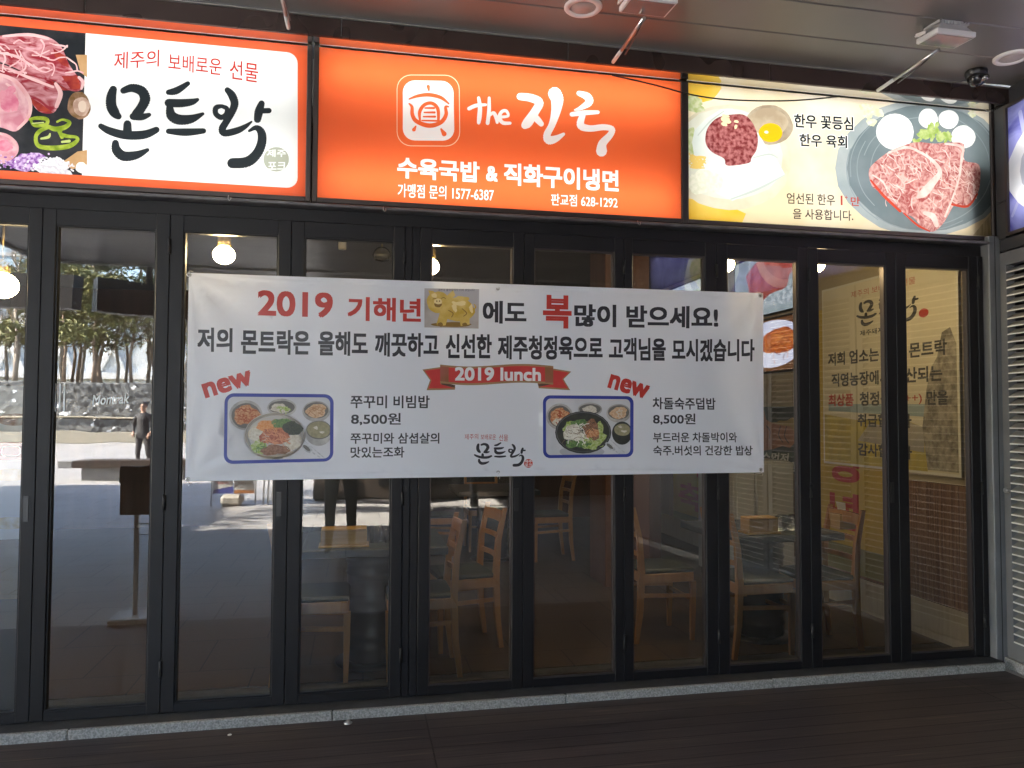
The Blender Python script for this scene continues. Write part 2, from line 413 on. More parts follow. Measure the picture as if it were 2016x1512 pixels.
# ================================================================== SETTING
def grooved(name, c1, c2, rough, plank, along='x', length=2.6, gap=.02, bump=.4, fine=90, rv=.1, spec=.5, wear=0, off=0.5, lo=.45, hi=1.35, joint=(.006, .006, .006)):
    """boards or paving slabs: brick pattern with dark joints, colour varying per piece"""
    mt = mat(name, c1, rough, spec=spec); t = mt.node_tree; n = t.nodes; L = t.links; p = n['Principled BSDF']
    tc = n.new('ShaderNodeTexCoord'); mp = n.new('ShaderNodeMapping'); br = n.new('ShaderNodeTexBrick')
    mp.inputs['Location'].default_value = (-.35, 0, 0)
    if along == 'y': mp.inputs['Rotation'].default_value = (0, 0, math.pi/2)
    L.new(tc.outputs['Object'], mp.inputs[0]); L.new(mp.outputs[0], br.inputs['Vector'])
    br.inputs['Color1'].default_value = (*c1, 1); br.inputs['Color2'].default_value = (*c2, 1); br.inputs['Mortar'].default_value = (*joint, 1)
    br.inputs['Scale'].default_value = 1; br.inputs['Mortar Size'].default_value = gap; br.inputs['Brick Width'].default_value = length
    br.inputs['Row Height'].default_value = plank; br.inputs['Mortar Smooth'].default_value = .2; br.offset = off
    m2 = n.new('ShaderNodeMapping'); m2.inputs['Scale'].default_value = (3, fine, 3) if along == 'x' else (fine, 3, 3)
    if fine < 30: m2.inputs['Scale'].default_value = (fine, fine, fine)
    nz = n.new('ShaderNodeTexNoise'); nz.inputs['Scale'].default_value = 1; nz.inputs['Detail'].default_value = 6
    L.new(tc.outputs['Object'], m2.inputs[0]); L.new(m2.outputs[0], nz.inputs['Vector'])
    mx = n.new('ShaderNodeMix'); mx.data_type = 'RGBA'; mx.blend_type = 'MULTIPLY'; mx.inputs[0].default_value = .8
    rp = n.new('ShaderNodeMapRange'); rp.inputs['From Min'].default_value = .3; rp.inputs['From Max'].default_value = .7
    rp.inputs['To Min'].default_value = lo; rp.inputs['To Max'].default_value = hi; L.new(nz.outputs[0], rp.inputs[0])
    L.new(br.outputs['Color'], mx.inputs[6]); L.new(rp.outputs[0], mx.inputs[7])
    last = mx.outputs[2]
    if wear:                                                    # pale scuffed streaks along the board edges
        m3 = n.new('ShaderNodeMapping'); m3.inputs['Scale'].default_value = (1.3, 34, 1); n3 = n.new('ShaderNodeTexNoise'); n3.inputs['Scale'].default_value = 1; n3.inputs['Detail'].default_value = 3
        L.new(tc.outputs['Object'], m3.inputs[0]); L.new(m3.outputs[0], n3.inputs['Vector'])
        r3 = n.new('ShaderNodeMapRange'); r3.inputs['From Min'].default_value = .63; r3.inputs['From Max'].default_value = .70; L.new(n3.outputs[0], r3.inputs[0])
        x3 = n.new('ShaderNodeMix'); x3.data_type = 'RGBA'; x3.inputs[7].default_value = (.20, .15, .11, 1)
        ml = n.new('ShaderNodeMath'); ml.operation = 'MULTIPLY'; ml.inputs[1].default_value = wear; L.new(r3.outputs[0], ml.inputs[0])
        L.new(ml.outputs[0], x3.inputs[0]); L.new(last, x3.inputs[6]); last = x3.outputs[2]
    L.new(last, p.inputs['Base Color'])
    bp = n.new('ShaderNodeBump'); bp.inputs['Strength'].default_value = bump; bp.inputs['Distance'].default_value = .004; bp.invert = True
    ad = n.new('ShaderNodeMath'); ad.operation = 'MULTIPLY_ADD'; ad.inputs[1].default_value = -.4; L.new(nz.outputs[0], ad.inputs[0]); L.new(br.outputs['Fac'], ad.inputs[2])
    if fine < 30: ad.inputs[1].default_value = -.03
    L.new(ad.outputs[0], bp.inputs['Height']); L.new(bp.outputs[0], p.inputs['Normal'])
    mr = n.new('ShaderNodeMapRange'); mr.inputs['To Min'].default_value = rough-rv; mr.inputs['To Max'].default_value = rough+rv; L.new(nz.outputs[0], mr.inputs[0]); L.new(mr.outputs[0], p.inputs['Roughness'])
    return mt
M_DECK = grooved('dark_decking', (.074, .056, .053), (.060, .046, .045), .6, .105, 'x', 3.0, .004, wear=.45, off=.0, joint=(.02, .015, .014))
M_PAVE = grooved('grey_paving', (.41, .395, .375), (.35, .335, .32), .55, .6, 'x', .9, .008, bump=.15, fine=1.3, rv=.06, lo=.8, hi=1.12, joint=(.09, .09, .092))
M_CONC = mat('concrete', (.30, .30, .29), .8, c2=(.24, .24, .235), scale=2, bump=.3)

MB().box(-9, 3.75, -1.85, -.1295, -.12, 0).build('deck', M_DECK)['kind'] = 'structure'
g = MB().poly([(-300, -300, -.016), (300, -300, -.016), (300, 60, -.016), (-300, 60, -.016)]).build('ground', M_PAVE); g['kind'] = 'structure'

WA = R(7)                                                     # the side wing leans a few degrees
def wing(d, z, out=0.0):                                       # point on the wing plane, d metres from the corner towards the plaza
    n = Vector((-math.cos(WA), math.sin(WA), 0)); p = Vector((3.865, -.03, 0))+Vector((-math.sin(WA), -math.cos(WA), 0))*d+n*out
    return Vector((p.x, p.y, z))

# granite kerb under the doors
M_GRAN = mat('granite', (.40, .39, .365), .8, c2=(.21, .205, .195), scale=120, bump=.35, bscale=110, detail=2)
kb = thing('granite_kerb', 'pale speckled granite kerb running under the folding doors', 'kerb', (0, -.115, 0))
x = -6.0; gk = random.Random(3)
while x < 3.74:
    l = 1.18; e = min(x+l, 3.76)
    mb = MB().bbox(x+.0015, e-.0015, -.014, .014, -.1, .043+gk.uniform(-.001, .001), .005); mb.build('stone', M_GRAN, kb); x += l
M_SILL = mat('dark_sill_stone', (.040, .040, .043), .7, c2=(.06, .06, .062), scale=14, bump=.2)
tag(MB().box(-6, 3.78, -.100, .30, -.1, .040).build('door_sill', M_SILL), 'dark grey stone sill between the kerb and the doors', 'sill')

# ------------------------------------------------------------------ folding glass doors
GX = [(-2.02, -1.548), (-1.428, -.979), (-.852, -.402), (-.272, .178), (.377, .817), (.936, 1.391), (1.497, 1.931), (2.069, 2.514), (2.646, 3.094), (3.232, 3.672)]
GZ0, GZ1 = .088, 2.398
EDG = [(-2.08, -1.4885), (-1.4875, -.916), (-.915, -.3375), (-.3365, .236), (.319, .877), (.878, 1.4445), (1.4455, 2.0), (2.001, 2.580), (2.581, 3.163), (3.164, 3.735)]
DL = ['leftmost folding glass door, cut by the photo edge', 'folding glass door with white lettering, left of the white banner',
 'folding glass door behind the left end of the banner', 'folding glass door left of the double post, table and books behind it',
 'folding glass door right of the double post, brown chair legs behind it', 'folding glass door with an empty tan floor behind it',
 'folding glass door with a single side-on wooden chair behind it', 'folding glass door behind the right end of the banner, wooden chair inside',
 'folding glass door with yellow poster behind it, beside the last door', 'last folding glass door, beside the grey steel post and louvres']
for i, ((a, b), (e0, e1)) in enumerate(zip(GX, EDG)):
    t = thing('folding_glass_door', DL[i], 'glass door', ((e0+e1)/2, 0, .045), 0, 'row of folding glass doors'); cx_ = (e0+e1)/2; zo = .045
    f = MB(); zt = 2.478
    f.bbox(e0-cx_, a-cx_, 0, .055, 0, zt-zo, .003); f.bbox(b-cx_, e1-cx_, 0, .055, 0, zt-zo, .003)
    f.box(a-cx_, b-cx_, .002, .053, 0, GZ0-zo); f.box(a-cx_, b-cx_, .002, .053, GZ1-zo, zt-zo-.002)
    f.build('frame', M_FRAME, t)
    k = MB(); w_ = .007                                        # glazing bead round the pane, grooves in the stiles
    for x0, x1, z0, z1 in ((a, a+w_, GZ0, GZ1), (b-w_, b, GZ0, GZ1), (a+w_, b-w_, GZ0, GZ0+w_*1.2), (a+w_, b-w_, GZ1-w_, GZ1)):
        k.box(x0-cx_, x1-cx_, .009, .045, z0-zo, z1-zo)
    k.build('glazing_bead', M_SIGNFRAME if i > 3 else M_FRAME, t)
    j_ = [rnd.uniform(-.0007, .0007) for _ in range(3)]
    MB().poly([(a-cx_, .027+j_[0], GZ0-zo), (b-cx_, .027-j_[0], GZ0-zo), (b-cx_, .027-j_[0]+2*j_[1], GZ1-zo), (a-cx_, .027+j_[0]+2*j_[1], GZ1-zo)]).build('glass', M_GLASS, t)
    if i % 2 == 1 or i == 6:
        for hz in (.22, 1.02, 2.28):
            MB().lathe([(0, 0), (.008, 0), (.008, .075), (0, .075)], (e1-cx_, -.006, hz-zo), 10).build('hinge', M_GASKET, t)
    else:
        MB().box(b-cx_+.012, b-cx_+.034, -.004, 0, .98-zo, 1.10-zo).build('latch', M_BLACK, t)
fr = thing('door_surround', 'dark metal frame with header and posts around the folding doors', 'door frame', (0, .03, 0))
MB().box(-6, 3.78, -.012, .035, 2.482, 2.545).build('header', M_FRAME, fr)
h = MB().bbox(-6, 3.82, -.075, .035, 2.548, 2.566, .004); h.build('drip_ledge', mat('worn_ledge_metal', (.10, .095, .10), .45, .4, c2=(.17, .165, .17), scale=12, rvar=.1), fr)
for x0, x1 in ((.238, .2745), (.2765, .317)): MB().bbox(x0, x1, -.026, .02, .043, 2.48, .003).build('post', M_FRAME, fr)
MB().bbox(3.737, 3.776, -.03, .02, .043, 2.48, .003).build('post', M_FRAME, fr)
MB().box(-6, -2.085, -.03, .04, .043, 2.48).build('side_panel', M_FRAME, fr)
p = MB().lathe([(0, -.0), (.016, 0), (.018, .008), (0, .012)], (0, 0, 0), 10)
# white lettering stuck on the second door, and white bars beside it
mb = []
dec = thing('window_lettering', 'white handwritten style lettering stuck on the second glass door', 'lettering', (0, .0235, 0))
M_DECAL = mat('white_vinyl', (.9, .92, .92), .5)
fn = lambda px, py: at(px, py, .0235)
sheet([at(170, 830, .0235), at(265, 830, .0235), at(265, 760, .0235), at(170, 760, .0235)], [('letters', M_DECAL, tx('Montrak', 181, 798, 253, 794, 20, .012, fn, slant=.12))], lambda u, v: (u, 0, v), dec)
dec2 = tag(MB().build('window_stripes', M_DECAL), 'three white upright stripes on the left edge of the second glass door', 'sticker')
mb = MB()
for px in (106, 115, 124):
    a, b = at(px, 810, .0235), at(px+5, 755, .0235); mb.box(a[0], b[0], .0225, .0240, a[1], b[1])
me = dec2.data; me.from_pydata([tuple(v) for v in mb.v], [], mb.f)

# ------------------------------------------------------------------ backlit signs
M_TUBE = emit('sign_tube_light', (1, .97, .92), 1.0)
def tube_mat(k):
    return emit('sign_tube_light_%d' % int(k*10), (1, .97, .92), k/EXPO)
def sign_box(name, label, x0, x1, z0, z1, tubes, Y=0.0, power=60):
    t = thing(name, label, 'sign', ((x0+x1)/2, .12, z0)); cx_ = (x0+x1)/2; t.location = (0, 0, 0)
    mb = MB(); fw = .026
    for a, b, c, d in ((x0-fw, x0, z0-fw, z1), (x1, x1+fw, z0-fw, z1), (x0, x1, z0-fw, z0)): mb.bbox(a, b, -.014, .02, c, d, .003)
    mb.build('frame', M_SIGNFRAME, t)
    k = MB(); y1 = .16
    k.box(x0-.006, x1+.006, y1, y1+.006, z0-.02, z1-.004)
    k.box(x0-.006, x0-.001, .021, y1-.001, z0-.02, z1-.004); k.box(x1+.001, x1+.006, .021, y1-.001, z0-.02, z1-.004)
    k.box(x0, x1, .021, y1-.001, z0-.02, z0-.012); k.box(x0, x1, .021, y1-.001, z1-.008, z1-.004)
    k.build('case', mat('white_sign_case', (.85, .85, .85), .6), t)
    tb = MB()
    for z in tubes: tb.tube([(x0+.05, .10, z), (x1-.05, .10, z)], .013, 8)
    tb.build('light_tube', tube_mat(power), t)
    return t
SZ0, SZ1 = 2.603, 3.392
put0 = lambda u, v: (u, 0, v)
def rect(x0, x1, z0, z1): return [(x0, z0), (x1, z0), (x1, z1), (x0, z1)]
L_OR = lit('sign_orange', (.80, .145, .042)); L_OR1 = lit('sign_orange_border', (.84, .130, .042)); L_WH = lit('sign_white', (.84, .88, .88))
L_DK = lit('sign_ink', (.012, .018, .022)); L_RED = lit('sign_red_ink', (.45, .03, .02)); L_LTXT = lit('sign_white_text', (.82, .86, .86))

# --- sign 1
X0, X1 = -2.27, -.272
s1 = sign_box('shop_sign', 'orange bordered backlit sign with raw meat picture and black brush lettering', X0, X1, SZ0, SZ1, (2.70, 2.86, 3.16, 3.32), power=5.0)
wl = at(170.5, 65); wlb = at(165, 341)
pic_x = wl[0]-.004
white = rrect([(pic_x, 3.315), at(586, 104), at(586, 371), (pic_x, wlb[1]-.004)], .055)
white = [(pic_x, max(p[1] for p in white))] + [p for p in white if p[0] > pic_x+.06] + [(pic_x, min(p[1] for p in white))]
white[0] = (pic_x, white[1][1]); white[-1] = (pic_x, white[-2][1]); zt1, zb1 = white[0][1], white[-1][1]
L_BLK = lit('print_black', (.010, .013, .016), (.03, .03, .035), 6)
L_MEAT = lit('print_raw_meat', (.26, .022, .035), (.66, .36, .40), 11, .40, .70, 6, (1, 1, 2.2), 1.2); L_PORK = lit('print_pork', (.50, .19, .25), (.70, .44, .48), 9, .4, .6, 4, (1, 1, 1), .8)
L_FAT = lit('print_fat', (.72, .48, .49), (.62, .30, .33), 14, .45, .7); L_PEP = lit('print_pepper', (.16, .26, .012), (.34, .44, .05), 22); L_PURP = lit('print_purple_rice', (.20, .06, .32), (.62, .48, .74), 60)
L_RICE = lit('print_white_rice', (.80, .80, .84), (.55, .55, .62), 70); L_MUSH = lit('print_mushroom', (.16, .09, .03), (.33, .20, .13), 20); L_MUSH2 = lit('print_mushroom_gill', (.60, .45, .36), (.40, .26, .2), 30)
B = lambda *a, **k: mapped([blob(*a, **k)], C1)
g1 = random.Random(11)
rice_p = [q for _ in range(150) for q in B(g1.gauss(140, 70), 1010+abs(g1.gauss(0, 28))*g1.choice((-1, .6)), g1.uniform(5, 11), g1.uniform(4, 8), n=6, irr=.2, seed=_)]
rice_w = [q for _ in range(150) for q in B(g1.gauss(320, 70), 1030+abs(g1.gauss(0, 24))*g1.choice((-1, .6)), g1.uniform(5, 11), g1.uniform(4, 8), n=6, irr=.2, seed=_)]
def veins(seed, n, x0, x1, y0, y1, ln, wd, ang=0.0):
    g = random.Random(seed); out = []
    for _ in range(n):
        x, y = g.uniform(x0, x1), g.uniform(y0, y1); a = ang+g.gauss(0, .5); pts = []
        for k in range(4): pts.append((x, y, wd*g.uniform(.4, 1))); x += math.cos(a)*ln/4; y += math.sin(a)*ln/4; a += g.gauss(0, .5)
        out.append(pts)
    return out
meat1 = [(-160, 260), (-20, 225), (120, 210), (250, 215), (330, 245), (380, 290), (400, 330), (430, 400), (480, 470), (520, 500), (500, 560), (430, 560), (330, 500), (200, 470), (90, 420), (-20, 380), (-160, 380)]
meat2 = [(-160, 380), (0, 395), (90, 430), (180, 470), (270, 480), (340, 510), (380, 560), (365, 640), (330, 700), (240, 690), (160, 590), (60, 500), (-160, 470)]
pork1 = [(-160, 450), (0, 455), (80, 490), (150, 560), (195, 640), (185, 730), (120, 800), (80, 815), (0, 790), (-160, 780)]
pork2 = [(-160, 800), (0, 820), (60, 840), (110, 890), (110, 950), (60, 1000), (0, 1015), (-160, 1010)]
sheet(rect(X0, X1, SZ0, SZ1), [
 ('border_face', L_OR1, [rect(X0, X1, SZ0, SZ1)]),
 ('white_face', L_WH, [white]),
 ('meat_picture', L_BLK, [rect(X0, pic_x, zb1, zt1)]),
 ('meat_picture', lit('print_board', (.42, .25, .11), (.5, .32, .16), 10), mapped([[(470, 340), (540, 340), (540, 480), (500, 450)], [(380, 1010), (480, 940), (540, 930), (540, 1020), (450, 1050)]], C1)),
 ('meat_picture', L_MEAT, mapped([smooth_poly(meat1), smooth_poly(meat2)], C1)),
 ('meat_picture', lit('print_dark_meat', (.20, .012, .018), (.36, .05, .03), 16), mapped([[(90, 425), (200, 472), (330, 505), (430, 560), (380, 560), (260, 482), (180, 470)], [(330, 300), (400, 345), (430, 420), (380, 400), (340, 350)], [(160, 590), (240, 690), (330, 700), (250, 640)], [(380, 470), (480, 470), (505, 550), (440, 555)]], C1)),
 ('meat_picture', L_FAT, strokes_in(veins(5, 30, -140, 420, 235, 460, 150, 11, .5), C1)),
 ('meat_picture', L_FAT, strokes_in([[(20, 225, 14), (180, 215, 20), (300, 240, 16)], [(60, 430, 12), (200, 490, 18), (330, 540, 14)], [(345, 520, 20), (375, 580, 30), (350, 660, 24)], [(490, 480, 18), (515, 510, 22), (505, 550, 14)], [(0, 330, 10), (100, 350, 16), (220, 420, 10)]], C1)),
 ('meat_picture', L_PORK, mapped([smooth_poly(pork1), smooth_poly(pork2)], C1)),
 ('meat_picture', L_FAT, strokes_in([[(0, 462, 18), (90, 500, 26), (160, 580, 28), (188, 650, 24), (175, 730, 20), (110, 800, 16)], [(40, 520, 14), (90, 560, 18), (110, 640, 12)], [(0, 828, 14), (60, 850, 18), (100, 900, 14)]], C1)),
 ('meat_picture', lit('print_pink', (.60, .16, .26), (.70, .30, .38), 20), B(40, 620, 40, 80, irr=.12, seed=3)+B(90, 640, 22, 60, irr=.12, seed=4)+B(70, 560, 26, 30, irr=.1, seed=9)+B(20, 905, 50, 40, irr=.15, seed=8)),
 ('meat_picture', L_MUSH, B(490, 655, 72, 84, irr=.04, seed=2)), ('meat_picture', L_MUSH2, B(505, 660, 50, 62, irr=.05, seed=3)), ('meat_picture', lit('print_stem', (.70, .58, .48)), B(510, 660, 24, 38, irr=.05, seed=3)),
 ('meat_picture', L_PEP, strokes_in([[(185, 740, 16), (230, 732, 22), (290, 740, 24), (285, 772, 22), (215, 778, 20), (190, 745, 14)], [(290, 780, 22), (340, 800, 30), (400, 790, 30), (432, 760, 22), (390, 742, 14), (355, 755, 14)],
     [(300, 790, 20), (250, 810, 26), (222, 850, 24), (240, 905, 26), (330, 918, 30), (430, 905, 30), (480, 870, 22), (470, 850, 18), (420, 845, 22), (375, 830, 24), (380, 800, 18)], [(360, 805, 18), (385, 850, 24)]], C1)),
 ('meat_picture', lit('print_pepper_pale', (.46, .56, .18)), strokes_in([[(255, 860, 12), (300, 850, 18), (310, 830, 10)], [(385, 880, 14), (430, 875, 18)], [(200, 765, 6), (270, 760, 8)]], C1)),
 ('meat_picture', L_PURP, B(165, 1005, 120, 50, irr=.18, seed=5)+rice_p), ('meat_picture', L_RICE, B(330, 1040, 130, 46, irr=.2, seed=6)+rice_w), ('meat_picture', lit('print_garlic', (.85, .85, .82)), B(505, 1040, 36, 34, irr=.05, seed=2)),
 ('border_face', L_OR1, [rect(X0, pic_x, SZ0, zb1)]),
 ('slogan#1', L_RED, tx('제주의', 224, 137, 313, 131, 34, .009)), ('slogan#2', L_RED, tx('보배로운', 331, 138, 436, 149, 34, .009)), ('slogan#3', L_RED, tx('선물', 452, 155, 508, 163, 38, .009)),
 ('lettering', L_DK, strokes_in(LOGO, C1)),
 ('stamp', lit('sign_stamp', (.40, .44, .36)), mapped([ell(1713, 988, 79, 76)], C1)),
 ('stamp', L_LTXT, tx('제주', 525, 309, 563, 309, 15, .02)+tx('포크', 527, 334, 563, 334, 15, .02)),
], put0, s1)

# --- sign 2
X0, X1 = -.213, 1.786
s2 = sign_box('shop_sign', 'plain orange backlit sign with white pot emblem and white lettering', X0, X1, SZ0, SZ1, (2.72, 3.27), power=10)
pot = [[(645, 292, 18), (648, 312, 10)], [(545, 358, 8), (590, 342, 16), (650, 336, 20), (710, 350, 18), (752, 382, 8)],
       [(545, 382, 8), (560, 400, 16), (562, 440, 20), (585, 475, 22), (650, 497, 24), (710, 480, 22), (738, 440, 20), (735, 400, 14), (750, 398, 8)],
       [(602, 470, 10), (600, 425, 18), (625, 388, 18), (665, 380, 18), (695, 410, 18), (698, 470, 14)],
       [(628, 405, 8), (675, 405, 12)], [(624, 428, 8), (678, 428, 12)], [(620, 450, 8), (680, 450, 12)], [(612, 470, 8), (690, 472, 10)],
       [(580, 500, 8), (570, 518, 20)], [(712, 515, 10), (728, 540, 26)]]
outline = mapped([rrect([(480, 230), (808, 232), (812, 606), (480, 604)], 75)], C2)[0]
inner = mapped([rrect([(484, 234), (804, 236), (808, 602), (484, 600)], 72)], C2)[0]
sheet(rect(X0, X1, SZ0, SZ1), [
 ('face', L_OR, [rect(X0, X1, SZ0, SZ1)]),
 ('emblem', lit('sign_pale_line', (.85, .62, .42)), [outline]), ('face', L_OR, [inner]),
 ('emblem', L_LTXT, mapped([rrect([(512, 260), (776, 264), (782, 576), (512, 574)], 62)], C2)),
 ('emblem', L_OR, strokes_in(pot, C2)),
 ('lettering', L_LTXT, strokes_in(JIN+THE, C2)),
 ('small_lettering', L_LTXT, tx('수육국밥', 782, 350, 944, 360, 42, .032)+tx('&', 957, 356, 980, 358, 30, .03)+tx('직화구이냉면', 992, 364, 1218, 378, 44, .032)
   +tx('가맹점 문의 1577-6387', 783, 388, 972, 397, 27, .008)+tx('판교점 628-1292', 1085, 404, 1216, 410, 23, .008)),
], put0, s2)

# --- sign 3
X0, X1 = 1.829, 3.842
s3 = sign_box('shop_sign', 'pale backlit food sign with minced beef and a marbled steak on a plate', X0, X1, SZ0, SZ1, (2.71, 2.90, 3.10, 3.29), power=5.4)
D = lambda *a, **k: mapped([blob(*a, **k)], C3)
steak = [(1118, 640), (1150, 590), (1235, 525), (1330, 485), (1400, 470), (1500, 478), (1590, 472), (1668, 482), (1672, 575), (1755, 600), (1762, 700), (1745, 770), (1690, 845), (1620, 830), (1585, 880), (1545, 945), (1490, 988), (1430, 965), (1375, 905), (1320, 880), (1270, 830), (1180, 760), (1135, 720)]
L_BEEF = lit('print_marbled_beef', (.36, .085, .085), (.74, .46, .42), 20, .36, .66, 8, (1, 1, 1), 2.0)
L_MINCE = lit('print_minced_beef', (.18, .028, .03), (.46, .17, .17), 40, .38, .62, 3)
L_PLATE = lit('print_grey_plate', (.15, .20, .22), (.20, .25, .27), 3)
g3 = random.Random(5)
noodle = [[(80+g3.uniform(0, 30), 560+g3.uniform(-30, 60), 8), (120+g3.uniform(-10, 20), 570+g3.uniform(-20, 50), 10), (165+g3.uniform(-20, 10), 585+g3.uniform(-30, 40), 7)] for _ in range(18)]
pear = [[(g3.uniform(90, 250), g3.uniform(640, 760), 10), (g3.uniform(110, 260), g3.uniform(640, 760), 12)] for _ in range(26)]
swirl = [[(1430+r_*math.cos(a), 620+r_*.84*math.sin(a), 5) for a in [s_+k*.25 for k in range(6)]] for r_, s_ in ((440, 2.2), (420, 3.0), (380, 2.4), (350, 3.4), (400, .2), (430, 1.0), (450, 4.6), (390, 5.0), (300, 2.6))]
leaf = [q for _ in range(34) for q in D(1490+g3.gauss(0, 52), 425+g3.gauss(0, 26), g3.uniform(16, 30), g3.uniform(9, 15), n=10, irr=.12, seed=_, rot=g3.uniform(0, 3))]
pine = [q for _ in range(16) for q in D(308+g3.gauss(0, 28), 345+g3.gauss(0, 18), 13, 9, n=10, irr=.1, seed=_, rot=g3.uniform(0, 3))]
sheet(rect(X0, X1, SZ0, SZ1), [
 ('face', lit('print_cream', (.78, .66, .42), (.82, .77, .64), 1.6), [rect(X0, X1, SZ0, SZ1)]),
 ('face', lit('print_yellow', (.84, .50, .03), (.84, .62, .14), 2.5), D(40, 120, 210, 130, irr=.1, seed=2)+D(60, 930, 300, 150, irr=.1, seed=3)),
 ('food_picture', lit('print_glass_bowl', (.62, .58, .42), (.70, .67, .54), 5), D(310, 560, 360, 310, irr=.02, seed=1)),
 ('food_picture', lit('print_bowl_inside', (.72, .74, .66), (.66, .68, .58), 6), D(300, 540, 320, 270, irr=.03, seed=1)),
 ('food_picture', lit('print_green_veg', (.42, .52, .22), (.62, .66, .44), 30), D(95, 470, 40, 90, irr=.12, seed=4)+D(90, 250, 90, 40, irr=.2, seed=6)),
 ('food_picture', lit('print_brown_bowl', (.32, .26, .18), (.46, .40, .30), 8), D(540, 370, 140, 115, irr=.02, seed=2)), ('food_picture', lit('print_brown_bowl_in', (.52, .44, .32), (.40, .32, .22), 9), D(535, 355, 112, 85, irr=.03, seed=4)),
 ('food_picture', lit('print_rice_sheet', (.66, .73, .70), (.74, .79, .76), 6), mapped([[(180, 330), (260, 280), (330, 275), (380, 320), (480, 420), (540, 520), (580, 560), (632, 655), (560, 705), (500, 740), (420, 770), (330, 810), (240, 770), (170, 690), (110, 560), (95, 470), (110, 400)]], C3)),
 ('food_picture', lit('print_sheet_shade', (.50, .57, .54)), strokes_in([[(320, 800, 8), (480, 740, 14), (630, 660, 8)], [(450, 560, 6), (540, 540, 10), (590, 560, 6)], [(130, 430, 6), (200, 350, 9), (280, 290, 6)]], C3)),
 ('food_picture', lit('print_noodle', (.78, .56, .16)), strokes_in(noodle, C3)), ('food_picture', lit('print_pear', (.82, .82, .70), (.72, .74, .6), 40), D(170, 700, 95, 75, irr=.12, seed=7)+strokes_in(pear, C3)),
 ('food_picture', L_MINCE, mapped([smooth_poly([(172, 440), (190, 380), (240, 330), (310, 312), (390, 310), (440, 350), (475, 430), (470, 510), (440, 560), (425, 590), (330, 606), (290, 600), (280, 565), (215, 530), (180, 490)])], C3)),
 ('food_picture', lit('print_pine_nut', (.84, .74, .46)), pine),
 ('food_picture', lit('print_yolk', (.85, .46, .01)), D(550, 415, 68, 56, irr=.01, seed=1)), ('food_picture', lit('print_yolk_glint', (.88, .85, .6)), D(525, 412, 12, 9, n=10, seed=1)),
 ('plate_picture', lit('print_plate_rim', (.30, .36, .38), (.42, .47, .48), 3), D(1430, 620, 500, 400, irr=.01, seed=1)), ('plate_picture', L_PLATE, D(1450, 620, 452, 370, irr=.01, seed=1)),
 ('plate_picture', lit('print_plate_lines', (.26, .32, .34)), strokes_in(swirl, C3)),
 ('plate_picture', lit('print_mat', (.70, .60, .38), (.5, .42, .25), 60, stretch=(1, 1, .1)), mapped([[(1720, 1010), (1830, 880), (1830, 1010)]], C3)),
 ('plate_picture', L_WH, D(1270, 410, 108, 106, irr=.01, seed=1)+D(1462, 333, 56, 58, irr=.02, seed=2)+D(1580, 338, 57, 56, irr=.02, seed=3)+D(1665, 440, 69, 68, irr=.02, seed=4)),
 ('plate_picture', lit('print_flower', (.66, .70, .42), (.8, .8, .66), 30), D(1170, 300, 32, 26, irr=.15, seed=1)+D(1110, 310, 26, 24, irr=.15, seed=2)+D(1135, 355, 26, 24, irr=.15, seed=3)+D(1100, 265, 36, 20, irr=.2, seed=4)+D(1720, 300, 26, 24, irr=.2, seed=5)),
 ('plate_picture', lit('print_egg_cut', (.66, .70, .70)), strokes_in([[(1555, 310, 3), (1600, 365, 4)], [(1600, 310, 3), (1560, 360, 4)], [(1640, 410, 3), (1690, 470, 4)], [(1690, 410, 3), (1645, 465, 4)]], C3)),
 ('plate_picture', lit('print_leaf', (.30, .44, .10), (.52, .62, .26), 25), leaf),
 ('plate_picture', L_BEEF, mapped([smooth_poly(steak)], C3)),
 ('plate_picture', lit('print_fat_line', (.84, .66, .62), (.74, .5, .46), 20), strokes_in([[(1235, 530, 12), (1330, 500, 16), (1400, 520, 14), (1480, 570, 18), (1530, 640, 26), (1490, 700, 40), (1440, 760, 50), (1400, 790, 16)], [(1668, 500, 10), (1655, 570, 14), (1640, 680, 12), (1600, 800, 10), (1560, 900, 12)], [(1440, 880, 20), (1490, 900, 36), (1510, 950, 26)], [(1140, 660, 8), (1200, 700, 10), (1230, 760, 8)], [(1560, 480, 10), (1640, 490, 16), (1668, 520, 10)]]+veins(21, 70, 1180, 1640, 510, 800, 90, 6, 1.0)+veins(22, 16, 1650, 1740, 620, 780, 60, 6, 1.0), C3)),
 ('plate_picture', lit('print_rim_beef', (.55, .06, .03)), strokes_in([[(1130, 690, 10), (1200, 775, 16), (1300, 870, 14)], [(1600, 830, 12), (1690, 840, 14), (1745, 770, 10)], [(1320, 880, 8), (1400, 950, 12), (1470, 985, 8)]], C3)),
 ('lettering', lit('sign_halo', (.86, .88, .88)), tx('한우 꽃등심', 1562, 252.5, 1681.5, 258.5, 30, .034)+tx('한우 육회', 1572.5, 289.5, 1669.5, 293.5, 28, .034)),
 ('lettering', L_DK, tx('한우 꽃등심', 1563.5, 251, 1680, 257, 27, .022)+tx('한우 육회', 1574, 288, 1668, 292, 25, .022)),
 ('small_lettering', lit('sign_brown_ink', (.06, .045, .04)), tx('엄선된 한우', 1549, 401, 1644, 405, 22, .013)+tx('을 사용합니다.', 1561, 431, 1680, 435, 21, .013)),
 ('small_lettering', lit('sign_red_ink2', (.45, .06, .04)), tx('1', 1655, 404, 1659, 404, 19, .004)+tx('+', 1663, 392, 1669, 392, 7, .004)+tx('만', 1675, 405, 1693, 406, 18, .013)),
], put0, s3)
